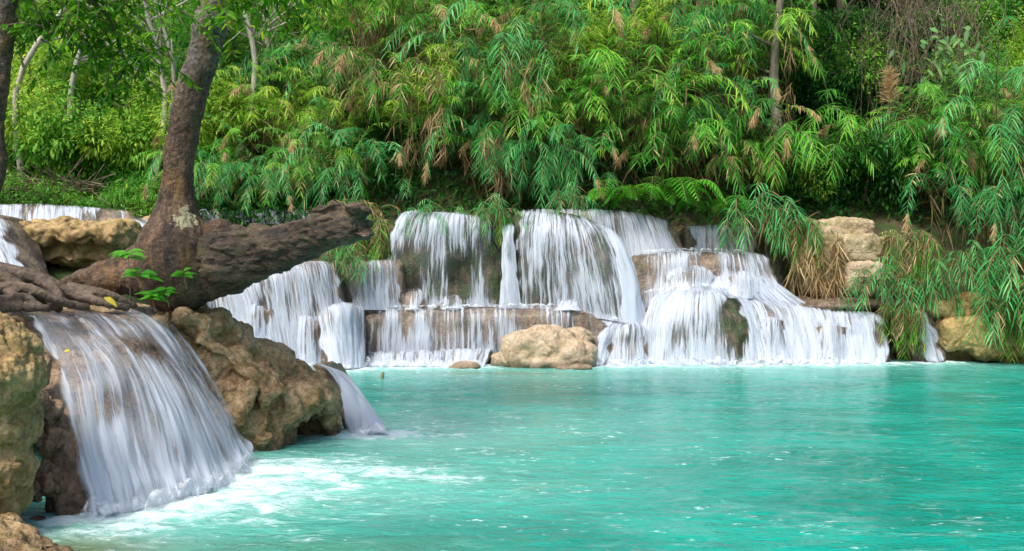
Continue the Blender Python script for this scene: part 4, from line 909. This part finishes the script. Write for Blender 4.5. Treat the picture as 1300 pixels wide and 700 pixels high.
for ri, (Y0, rt) in enumerate(ROWS):
    for mi, (px, mt) in enumerate(MARK):
        if px > 1000 and ri >= 3 : continue           # forest shows there
        if px > 1000 and ri == 2 and px < 1180: continue
        if 1030 < px < 1100 and ri == 0: continue
        if ri == 0 and px not in (645, 705, 945, 1245, 1305): continue
        if ri == 1 and px in (1005, 1065): continue
        x0 = px + rng.uniform(-22, 22) + (30 if ri % 2 else 0); Yv = Y0 + rng.uniform(-.4, .4)
        if px < 500: Yv += 1.5 + .6 * (500 - px) / 100
        if px > 1130: Yv -= .9 if ri else 1.6
        if ri == 0: kind = rng.choice(['b1', 'g3', 'b2', 'd1'] if px > 600 else ['g3', 'd1', 'g2'])
        elif px < 480: kind = rng.choice(['y1', 'y2', 'g1', 'g2', 'b1', 'd1'])
        elif ri >= 3: kind = rng.choice(['y1', 'y2', 'g1', 'b1', 'g2'])
        else: kind = rng.choice(['b1', 'b2', 'g1', 'g2', 'g3', 'd1', 'y1'], p=[.22, .14, .2, .14, .12, .08, .1])
        s = rng.uniform(.75, 1.3) * (.74 if ri == 0 else 1)
        put(str(kind), x0, Yv, f'{LOOK[str(kind)]} reed clump in {rt}, {mt}', s, rng.uniform(-.5, .5), z=float(ground((x0 - 650) * Yv / FPX, Yv)[0]) + (rng.uniform(-.6, 1.3) if ri else 0.2))
# short dangling shoots and special clumps
for px, Y, z, s, rz, lab in ((450, 20.9, 2.15, .8, -.3, 'short green shoots dangling over the brown rim under the broken log end'), (580, 22.1, 3.0, .6, .2, 'short green shoots sprouting on the lip of the tall broken fall'),
        (622, 21.9, 3.2, .75, .3, 'dangling shoots trailing beside the narrow white spout'), (722, 22.3, 3.5, .7, 0, 'dangling shoots dipping over the top of the curtain fall'), (955, 22.8, 3.2, 1.3, 0, 'dangling shoots in front of the short upper right fall'),
        (1128, 21.3, 1.7, 1.0, -.6, 'leafy shoots on the ledge above the hanging grass clump'), (1165, 21.4, 1.65, 1.0, .4, 'leafy shoots above the narrow right fall'),
        (1262, 21.1, 1.7, .8, -.2, 'shoots drooping over the golden rocks toward the water'), (1292, 20.6, 1.2, 1.2, -.5, 'shoots touching the pool at right edge of the photo'), 
        (1215, 21.5, 2.1, .9, .3, 'long shoots hanging above the notched golden rock'), (1310, 20.8, 2.3, 1.4, -.4, 'long shoots hanging at the right edge above the pool'), (975, 22.5, 3.0, 1.1, .5, 'dangling shoots left of the dry root curtain'),
        (545, 22.0, 3.1, .7, -.2, 'tiny shoots at the left end of the tall broken fall')):
    put('s1', px, Y, lab, s, rz, z, 'dangling shoots over the rocks')

put('h1', 1138, 21.1, 'hanging grass clump trailing to the water between the right falls', .72, .1, 1.1, 'hanging grass over the rocks')
put('h1', 1278, 20.75, 'hanging grass draped down the golden rock to the pool', .8, -.2, 1.2, 'hanging grass over the rocks')
put('h1', 1320, 20.6, 'hanging grass at the right edge reaching the pool', 1.2, .2, 1.6, 'hanging grass over the rocks')
put('h1', 1140, 21.8, 'hanging grass spread over the right side of the pink-tan block', .9, .3, 2.6, 'hanging grass over the rocks')
put('h1', 628, 21.95, 'tuft of hanging grass beside the narrow white spout', .6, 0, 3.15, 'hanging grass over the rocks')
put('h1', 1012, 22.3, 'hanging grass at top of the dry root curtain', .8, 0, 2.9, 'hanging grass over the rocks')
put('h1', 476, 22.4, 'hanging grass in the dark gap right of the broken log end', .9, 0, 2.9, 'hanging grass over the rocks')
put('h1', 455, 23.2, 'hanging grass behind the broken log end', 1.1, 0, 3.3, 'hanging grass over the rocks')
for px, Y, kk, mt in ((265, 26.4, 'g1', 'touching the leaning trunk'), (315, 26.1, 'b1', 'right of the trunk'), (362, 25.9, 'd1', 'over the middle of the log'), (408, 25.7, 'g2', 'over the outer half of the log'), (452, 25.4, 'b2', 'over the broken log end')):
    put(kk, px, Y, f'low {LOOK[kk]} reed clump behind the distant upper fall, {mt}', .85, 0, 3.5)
# dry root curtain over the left limestone block
def strands(box, n, Lr, w, seed, jitter=.06):
    rng = np.random.default_rng(seed); (x0, x1), (y0, y1), (z0, z1) = box
    k = max(6, n // 26); cc = np.stack([rng.uniform(x0, x1, k), rng.uniform(y0, y1, k), rng.uniform(z0, z1, k)], 1); i = rng.integers(0, k, n)
    b = cc[i] + rng.normal(size=(n, 3)) * [.05, .05, .12]
    return leaves(b, rng.normal(size=(n, 3)) * [.35, .3, .15] + [0, 0, -1] + rng.normal(size=(k, 3))[i] * [.25, .1, 0], rng.normal(size=(n, 3)), rng.uniform(*Lr, n), w * rng.uniform(.6, 1.4, n), 0 * np.ones(n), rng.random(n))
ac = Acc(); a, b = P(1000, 285, 21.9), P(1066, 360, 21.6); ac.add(*strands(((a[0], b[0]), (21.5, 21.9), (1.75, 2.7)), 900, (.3, .8), .02, 4))
tag(link('root_curtain', ac.mesh('root_curtain', M_straw)), 'curtain of dry brown roots hanging between falls and limestone blocks', 'dry roots')
for px0, px1, py0, py1, Y, n, lab in ((640, 690, 60, 150, 23.4, 260, 'straw-coloured dead leaves hanging above the narrow spout'), (535, 570, 85, 200, 23.6, 300, 'long dead leaves hanging in the dark hollow above the tall fall'), (985, 1010, 60, 180, 24.3, 160, 'dead brown strands hanging beside the tall grey trunk'), (500, 525, 170, 215, 23.3, 110, 'small tuft of dead leaves above the left end of tall fall'), (615, 640, 150, 270, 22.8, 260, 'dead strands trailing down to the narrow spout')):
    a, b = P(px0, py0, Y), P(px1, py1, Y); ac = Acc(); ac.add(*strands(((a[0], b[0]), (Y - .25, Y + .3), (b[2], a[2])), n // 2, (.25, .6), .015, n))
    tag(link('dead_leaves', ac.mesh('dead_leaves', M_straw)), lab, 'dead leaves')

# ferns
def fern(loc, s, label, seed):
    rng = np.random.default_rng(seed); ac = Acc(); st = Acc()
    for k in range(11):
        a = -math.pi / 2 + rng.normal() * 1.2; d = np.array([math.cos(a), math.sin(a), .9]); q = cr([(0, 0, 0), d * .35, d * [.75, .75, .45], d * [1.0, 1.0, .1]], 24) * rng.uniform(.7, 1.1)
        tan = np.gradient(q, axis=0); tan /= np.linalg.norm(tan, axis=1)[:, None]; sd = np.cross(tan, [0, 0, 1.])
        st.add(*tube_arrays(np.column_stack([q, .004 * np.ones(24)]), 4))
        for sg in (1, -1):
            w = np.sin(np.linspace(.25, 3.0, 24)) * .24
            v, f, r = leaves(q, sd * sg + tan * .35, np.tile([0, 0, 1.], (24, 1)), w, .035 * np.ones(24), .3 * np.ones(24), rng.uniform(.2, .9, 24)); ac.add(v, f, r)
    r = link('fern', None, loc=loc, scale=(s, s, s)); tag(r, label, 'fern'); link('fronds', ac.mesh('fronds', M_fern), r); link('stalks', st.mesh('stalks', M_cane), r)
fern(P(835, 268, 22.9), 1.5, 'bright green fern in the dark gap over the bluish upper fall', 1)
fern(P(790, 262, 23.2), 1.2, 'fern left of the bright one above the bluish upper fall', 2)
fern(P(905, 275, 23.2), 1.0, 'small fern above the short upper right fall', 3)

# ------------------------------------------------------------------ shrubs and forest trees
def crown_mesh(seed, R_, n, L, W, mat, lobes=14, flat=.8, name='crown'):
    rng = np.random.default_rng(seed); c = rng.normal(size=(lobes, 3)); c /= np.linalg.norm(c, axis=1)[:, None]; c *= rng.uniform(.25, .85, (lobes, 1)); c[:, 2] *= flat
    lr = rng.uniform(.22, .45, lobes); k = rng.integers(0, lobes, n); d = rng.normal(size=(n, 3)); d /= np.linalg.norm(d, axis=1)[:, None]
    p = (c[k] + d * (lr[k] * rng.uniform(.45, 1.05, n) ** .6)[:, None]) * R_
    dd = d + rng.normal(size=(n, 3)) * .6 + [0, 0, -.35]; up = np.array([0, 0, 1.]) + rng.normal(size=(n, 3)) * .5
    lobe_r = rng.uniform(.2, .7, lobes)
    v, f, a = leaves(p, dd, up, L * rng.uniform(.7, 1.3, n), W * rng.uniform(.8, 1.2, n), rng.uniform(0, .5, n), np.clip(lobe_r[k] + rng.normal(size=n) * .16, 0, 1), 'quad' if L > .13 else 'oval')
    ac = Acc(); ac.add(v, f, a); return ac.mesh(name, mat)
def stem_mesh(seed, h, r, n=7, mat=None, reach=.8, name='trunk', lean=.15):
    rng = np.random.default_rng(seed); ac = Acc(); top = np.array([rng.normal() * lean * h * .5, rng.normal() * lean * h * .3, h])
    q = cr([(0, 0, -.3), top * [.3, .3, .35] + rng.normal(size=3) * [.04 * h, .04 * h, 0], top * [.8, .8, .7], top], 14)
    ac.add(*tube_arrays(np.column_stack([q, np.linspace(r, r * .4, 14)]), 8))
    for k in range(n):
        i = rng.integers(5, 13); a = rng.random() * 6.28; l = reach * h * rng.uniform(.15, .38); d = np.array([math.cos(a), math.sin(a), rng.uniform(.3, .9)])
        b = cr([q[i], q[i] + d * l * .5 + [0, 0, -.03], q[i] + d * l], 7); ac.add(*tube_arrays(np.column_stack([b, np.linspace(r * .4, r * .12, 7)]), 5))
    return ac.mesh(name, mat or M_dbark)

def plant(name, crown, stem, label, cat, group, loc, s=1, rz=0, cz=0, dup=None):
    r = link(name, None, loc=loc, rot=(0, 0, rz), scale=(s, s, s)); tag(r, label, cat, group)
    if stem: link('trunk' if cat == 'tree' else 'stems', stem, r)
    link('crown' if cat == 'tree' else 'foliage', crown, r, loc=(0, 0, cz)); return r
SH = {'lime': [crown_mesh(61 + i, 1.3, 4500, .10, .035, M_lime) for i in range(2)], 'green': [crown_mesh(71 + i, 1.3, 4500, .10, .036, M_broad) for i in range(3)], 'dark': [crown_mesh(81 + i, 1.3, 4500, .10, .04, M_dark) for i in range(2)]}
SST = [stem_mesh(90 + i, 1.6, .035, 9, M_twig, 1.3, 'stems') for i in range(3)]
rng = np.random.default_rng(5)
def gz(px, Y): x = (px - 650) * Y / FPX; return (x, Y, float(ground(x, Y)[0]))
# left background slope
hand = {'lime': 'yellow-green', 'green': 'mid-green', 'dark': 'dark green'}
LROW = [(27.5, 'at foot of far left slope'), (30.5, 'low on far left slope'), (34.5, 'halfway up far left slope'), (39, 'high on far left slope'), (45, 'on top of far left slope')]
LMK = [(-30, 'at the left edge of photo'), (20, 'just right of the left edge'), (70, 'above the ochre rock block'), (120, 'behind the overhanging boughs'), (170, 'left of the leaning trunk'), (225, 'directly behind the leaning trunk'), (285, 'just right of the leaning trunk'), (350, 'by the reeds'), (420, 'behind the reeds over the log')]
for ri, (Y0, rt) in enumerate(LROW):
    for mi, (px, mt) in enumerate(LMK):
        if ri < 3 and px > 300: continue
        Yv = Y0 + rng.uniform(-1, 1); pxx = px + rng.uniform(-15, 15); k = rng.choice(['lime', 'green', 'dark'], p=[.5, .45, .05])
        s = rng.uniform(1.0, 1.5) * (1 + .22 * ri); x, y, z = gz(pxx, Yv)
        plant('shrub', SH[k][rng.integers(len(SH[k]))], SST[rng.integers(3)], f'{hand[k]} shrub {rt}, {mt}', 'shrub', 'shrubs on the far left slope', (x, y, z), s, rng.random() * 6, .95)
# right background: shrubs under the dark forest
RROW = [(25.5, 'low on the right slope'), (27.6, 'in the middle of the right slope'), (30.2, 'upper part of the right slope')]
RMK = [(1015, 'beside the tall grey trunk'), (1060, 'left of the vine tangle'), (1105, 'under the vine tangle'), (1150, 'right of the vine tangle'), (1200, 'below the big-leaved plant'), (1250, 'near the upper right corner'), (1300, 'at the right edge of photo')]
for ri, (Y0, rt) in enumerate(RROW):
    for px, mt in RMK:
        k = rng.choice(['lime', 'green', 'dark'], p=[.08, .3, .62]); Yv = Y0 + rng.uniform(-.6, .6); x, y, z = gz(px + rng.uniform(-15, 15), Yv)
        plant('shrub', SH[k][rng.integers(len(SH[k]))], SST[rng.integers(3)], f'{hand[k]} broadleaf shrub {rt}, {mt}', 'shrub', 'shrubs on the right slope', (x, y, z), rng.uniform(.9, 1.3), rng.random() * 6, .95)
# forest trees
TC = [crown_mesh(101 + i, 3.0, 6500, .26, .12, M_dark, 22, .9) for i in range(3)] + [crown_mesh(111 + i, 3.0, 6000, .25, .11, M_broad, 20, .9) for i in range(2)] + [crown_mesh(121, 3.0, 5000, .24, .1, M_lime, 20, .7)]
TT = [stem_mesh(130 + i, 7, .17, 12, M_dbark) for i in range(3)]
k = 0
for (px, Y, ci, s, lab) in ((560, 35, 3, 1.0, 'mid-green forest tree above the reeds over the tall broken fall'), (680, 35, 4, 1.0, 'mid-green forest tree above the reeds over the curtain fall'), (800, 35, 0, 1.0, 'dark forest tree above the reeds right of centre'), (470, 37, 5, 1.0, 'light green tree above the reeds over the log end'),
        (900, 34, 1, 1.0, 'dark forest tree left of the tall grey trunk'), (985, 34, 2, 1.05, 'dark forest tree behind the tall grey trunk'), (1070, 33, 0, 1.0, 'dark forest tree behind the vine tangle'), (1150, 34, 1, 1.0, 'dark forest tree right of the vine tangle'), (1230, 33, 3, 1.0, 'dark forest tree behind the big-leaved plant'),
        (1310, 33, 2, 1.0, 'dark forest tree at the top right edge'), (1000, 42, 0, 1.3, 'tall dark tree deep in the forest left of the vines'), (1120, 42, 1, 1.3, 'tall dark tree deep in the forest above the vines'), (1240, 42, 2, 1.3, 'tall dark tree deep in the forest at upper right'), (880, 43, 3, 1.3, 'tall tree deep in the forest right of centre'),
        (740, 44, 0, 1.3, 'tall tree deep in the forest at top centre'), (620, 46, 4, 1.3, 'tall tree far behind the reeds left of centre'), (1370, 38, 1, 1.3, 'tall dark tree beyond the right edge'),
        (380, 50, 3, 1.4, 'far tree on the hill right of the leaning trunk'), (260, 52, 5, 1.4, 'far light green tree on the hill behind the leaning trunk'), (150, 50, 4, 1.4, 'far tree on the hill behind the overhanging boughs'), (60, 48, 0, 1.3, 'far dark tree on the hill at upper left'), (-40, 46, 3, 1.3, 'far tree on the hill at the left edge'),
        (480, 55, 0, 1.6, 'farthest dark tree on the hill above the log end'), (200, 60, 0, 1.7, 'farthest dark tree on the hill at upper left'), (100, 62, 3, 1.7, 'farthest green tree on the hill top at left'), (320, 62, 1, 1.7, 'farthest dark tree on the hill right of the trunk')):
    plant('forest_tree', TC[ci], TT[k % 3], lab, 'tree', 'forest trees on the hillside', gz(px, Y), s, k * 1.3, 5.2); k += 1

# pale thin trunks at the left, seen bare
def bare_tree(px, Y, h, r, label, seed, mat=M_pale, lean=.12, n=12, cr_i=None, lab2=None):
    t = link('bare_tree', None, loc=gz(px, Y)); tag(t, label, 'tree'); link('trunk', stem_mesh(seed, h, r, n, mat, .9, 'trunk', lean), t)
    rng = np.random.default_rng(seed + 1); ac = Acc(); m = 700
    p = np.array([0, 0, h]) + rng.normal(size=(m, 3)) * [.9, .9, .5]; ac.add(*leaves(p, rng.normal(size=(m, 3)), rng.normal(size=(m, 3)) + [0, 0, 1.5], .16 * np.ones(m), .06 * np.ones(m), .3 * np.ones(m), rng.random(m), 'oval'))
    link('crown', ac.mesh('crown', M_lime), t)
bare_tree(32, 27, 8.5, .10, 'pale leaning bare trunk near the left edge of photo', 201, lean=.3)
bare_tree(90, 27.4, 9, .09, 'pale thin trunk behind the overhanging boughs', 202, lean=.25)
bare_tree(190, 26.8, 8, .10, 'pale forked thin tree just left of the leaning trunk', 203, lean=.1, n=18)
bare_tree(176, 27.5, 8, .07, 'slimmer pale trunk beside the forked thin tree', 204, lean=.12)
bare_tree(292, 28, 9, .11, 'pale thin tree just right of the leaning trunk', 205, lean=.2)
bare_tree(314, 29, 9, .10, 'straight pale trunk farther right of the leaning trunk', 206, lean=.05)
bare_tree(345, 30, 9, .07, 'slender pale branching tree above the reeds left end', 207, lean=.2, n=18)
# tall grey trunk at right and lesser trunks
def forest_trunk(px, Y, h, r, label, seed, mat):
    t = link('forest_tree', None, loc=gz(px, Y)); tag(t, label, 'tree'); link('trunk', stem_mesh(seed, h, r, 6, mat, .5, 'trunk', .03), t)
    link('crown', TC[seed % 3], t, loc=(0, 0, h + 1)).scale = (.8, .8, .8)
forest_trunk(1000, 25.2, 8.5, .15, 'tall grey trunk standing right of the reeds', 303, plain_noise_mat('grey_bark', (.07, .055, .045), (.24, .2, .16), 5, .9, (1, 1, .3)))
forest_trunk(1035, 30.5, 8, .10, 'thinner brown trunk behind the tall grey one', 304, M_dbark)
forest_trunk(876, 30.8, 7, .12, 'dark trunk at the top right of the reeds', 305, M_dbark)

# vine tangle
rng = np.random.default_rng(44); ac = Acc(); lv = Acc()
for i in range(150):
    px = rng.normal(1165, 45); Y = 26.8 + rng.normal() * .5; t0, b0 = P(px + rng.normal() * 14, -30 + rng.random() * 50, Y), P(px + rng.normal() * 22, rng.uniform(90, 215), Y - .3)
    mid = (t0 + b0) / 2 + rng.normal(size=3) * [.8, .4, .5]; ac.add(*tube_arrays(np.column_stack([cr([t0, (t0 + mid) / 2 + rng.normal(size=3) * .15, mid, b0], 12), np.full(12, rng.uniform(.004, .010))]), 4))
for i in range(120):
    c = P(rng.normal(1165, 35), rng.uniform(0, 180), 26.7); d = rng.normal(size=3) * .5; ac.add(*tube_arrays(np.column_stack([cr([c, c + d * .5 + rng.normal(size=3) * .1, c + d], 6), np.linspace(.008, .003, 6)]), 4))
v = link('vine_tangle', None, loc=(0, 0, 0)); tag(v, 'tangle of grey brown vines hanging in front of the dark forest', 'vines')
link('vines', ac.mesh('vines', M_twig), v)
m = 900; p = np.stack([P(a, b, 26.6) for a, b in zip(rng.normal(1165, 38, m), rng.uniform(-10, 200, m))]); p[:, 1] += rng.normal(size=m) * .5
lv.add(*leaves(p, rng.normal(size=(m, 3)), rng.normal(size=(m, 3)) + [0, 0, 1], .1 * np.ones(m), .04 * np.ones(m), .4 * np.ones(m), rng.random(m) ** 1.5, 'oval')); link('leaf_cluster', lv.mesh('leaf_cluster', M_broad), v)['kind'] = 'stuff'
# big leaved plant
rng = np.random.default_rng(45); m = 110; c = P(1203, 72, 25.2); p = c + rng.normal(size=(m, 3)) * [.45, .3, .42]
ac = Acc(); ac.add(*leaves(p, rng.normal(size=(m, 3)) * [1, .6, .4] + [0, -.6, -.5], np.tile([0, -.8, 1.], (m, 1)) + rng.normal(size=(m, 3)) * .3, rng.uniform(.18, .3, m), rng.uniform(.09, .15, m), .4 * np.ones(m), rng.random(m), 'oval'))
r = link('big_leaf_plant', None); tag(r, 'plant with large pale green leaves near the upper right corner', 'plant'); link('leaf_cluster', ac.mesh('leaf_cluster', M_big), r)
ac = Acc()
for i in range(7):
    e = c + rng.normal(size=3) * [.4, .2, .4]; b = P(1205, 190, 25.6); ac.add(*tube_arrays(np.column_stack([cr([b, (b + e) / 2 + rng.normal(size=3) * .1, e], 9), np.linspace(.02, .007, 9)]), 5))
link('stems', ac.mesh('stems', M_cane), r)
# dead plume stalk
def stalk(px, py0, py1, Y, n, label, seed, w=.2):
    rng = np.random.default_rng(seed); t, b = P(px, py0, Y), P(px - 5, py1, Y); r = link('plume_stalk', None, loc=b); tag(r, label, 'grass plume')
    ac = Acc(); ac.add(*tube_arrays(np.column_stack([cr([(0, 0, 0), (t - b) * .5 + [.05, 0, 0], t - b], 9), np.linspace(.018, .008, 9)]), 5)); link('stalk', ac.mesh('stalk', M_straw), r)
    p = (t - b) + np.stack([rng.normal(size=n) * .02, rng.normal(size=n) * .02, rng.uniform(-.7, .1, n)], 1); ac = Acc()
    ac.add(*leaves(p, rng.normal(size=(n, 3)) * [.8, .8, .3] + [0, 0, .55], rng.normal(size=(n, 3)), rng.uniform(.15, .4, n), .014 * np.ones(n), .2 * np.ones(n), rng.random(n))); link('plume', ac.mesh('plume', M_plume), r)
stalk(1130, 95, 185, 25.0, 420, 'tall dead brown plume standing before the vine tangle', 1)
# brush pile far left
rng = np.random.default_rng(46); ac = Acc()
for i in range(200):
    c = P(rng.uniform(-40, 115), rng.uniform(232, 262), 26.3); d = rng.normal(size=3) * [.8, .4, .35]; ac.add(*tube_arrays(np.column_stack([cr([c - d, c + rng.normal(size=3) * .1, c + d], 6), np.full(6, rng.uniform(.007, .02))]), 4))
tag(link('brush_pile', ac.mesh('brush_pile', M_twig)), 'pile of grey dead twigs beyond the distant left fall', 'brush')

# undergrowth over the slopes
rng = np.random.default_rng(47)
def undergrowth(n, xr, yr, mat, L, W, label, h=.7, cond=None):
    x = rng.uniform(*xr, n); y = rng.uniform(*yr, n); z = ground(x, y); q = np.stack([x, y, 0 * x], -1); hh = h * (.4 + 1.2 * np.clip(fbm(q * .9 + 3, 3) + .4, 0, 1.3))
    ok = (z > .2); 
    if cond is not None: ok &= cond(x, y)
    p = np.stack([x, y, z + rng.random(n) * hh], 1)[ok]; k = len(p); c = perlin(p * .8)
    v, f, a = leaves(p, rng.normal(size=(k, 3)) + [0, -.4, .2], rng.normal(size=(k, 3)) * .5 + [0, 0, 1], L * rng.uniform(.6, 1.4, k), W * np.ones(k), .5 * rng.random(k), np.clip(.35 + .4 * c + rng.normal(size=k) * .15, 0, 1), 'quad')
    ac = Acc(); ac.add(v, f, a); tag(link('undergrowth', ac.mesh('undergrowth', mat)), label, 'undergrowth', kind='stuff')
undergrowth(60000, (-7, 14), (24.0, 40), M_dark, .2, .07, 'dark undergrowth covering the bank between the reeds')
undergrowth(60000, (-30, -4), (26.5, 60), M_broad, .26, .1, 'leafy undergrowth covering the far left slope', 1.0)
undergrowth(14000, (-8.6, -2.5), (24.9, 28.0), M_dark, .2, .06, 'dark undergrowth behind the log', .7)
undergrowth(18000, (-16, -8.2), (25.2, 28.5), M_broad, .14, .04, 'grassy undergrowth behind the distant left falls', .9)
undergrowth(30000, (-30, 30), (38, 75), M_dark, .45, .2, 'far wooded hillside behind everything', 3.0)

# ------------------------------------------------------------------ camera, light
cam = bpy.data.cameras.new('camera'); cam.lens = 36 * FPX / 1300; cam.sensor_width = 36; cam.clip_end = 500; cam.clip_start = .05
co = bpy.data.objects.new('camera', cam); COL.objects.link(co); co.location = (0, 0, CAMZ); co.rotation_euler = (R(90), 0, 0); S.camera = co
w = bpy.data.worlds.new('World'); S.world = w; w.use_nodes = True; nt = w.node_tree
bg = nt.nodes['Background']; sky = nt.nodes.new('ShaderNodeTexSky'); sky.sky_type = 'NISHITA'; sky.sun_disc = False
EL, AZ = 56, 215      # sun from behind the camera, slightly left
sky.sun_elevation = R(EL); sky.sun_rotation = R(AZ); sky.air_density = 1.0; sky.dust_density = 4.0; sky.ozone_density = .6
nt.links.new(sky.outputs[0], bg.inputs[0]); bg.inputs[1].default_value = .15
sun = bpy.data.lights.new('sun', 'SUN'); sun.energy = 2.6; sun.angle = R(16); sun.color = (1, .96, .88)
so = bpy.data.objects.new('sun', sun); COL.objects.link(so)
dirv = Vector((math.sin(R(AZ)) * math.cos(R(EL)), math.cos(R(AZ)) * math.cos(R(EL)), math.sin(R(EL))))
so.rotation_euler = dirv.to_track_quat('Z', 'Y').to_euler(); so.location = (0, 0, 30)
S.view_settings.view_transform = 'Standard'; S.view_settings.look = 'None'; S.view_settings.exposure = .76; S.view_settings.gamma = 1
S.render.engine = 'CYCLES'; c = S.cycles
c.use_denoising = True; c.max_bounces = 5; c.diffuse_bounces = 3; c.glossy_bounces = 2; c.transmission_bounces = 4; c.transparent_max_bounces = 10; c.sample_clamp_indirect = 6
c.use_adaptive_sampling = True; c.adaptive_threshold = .02
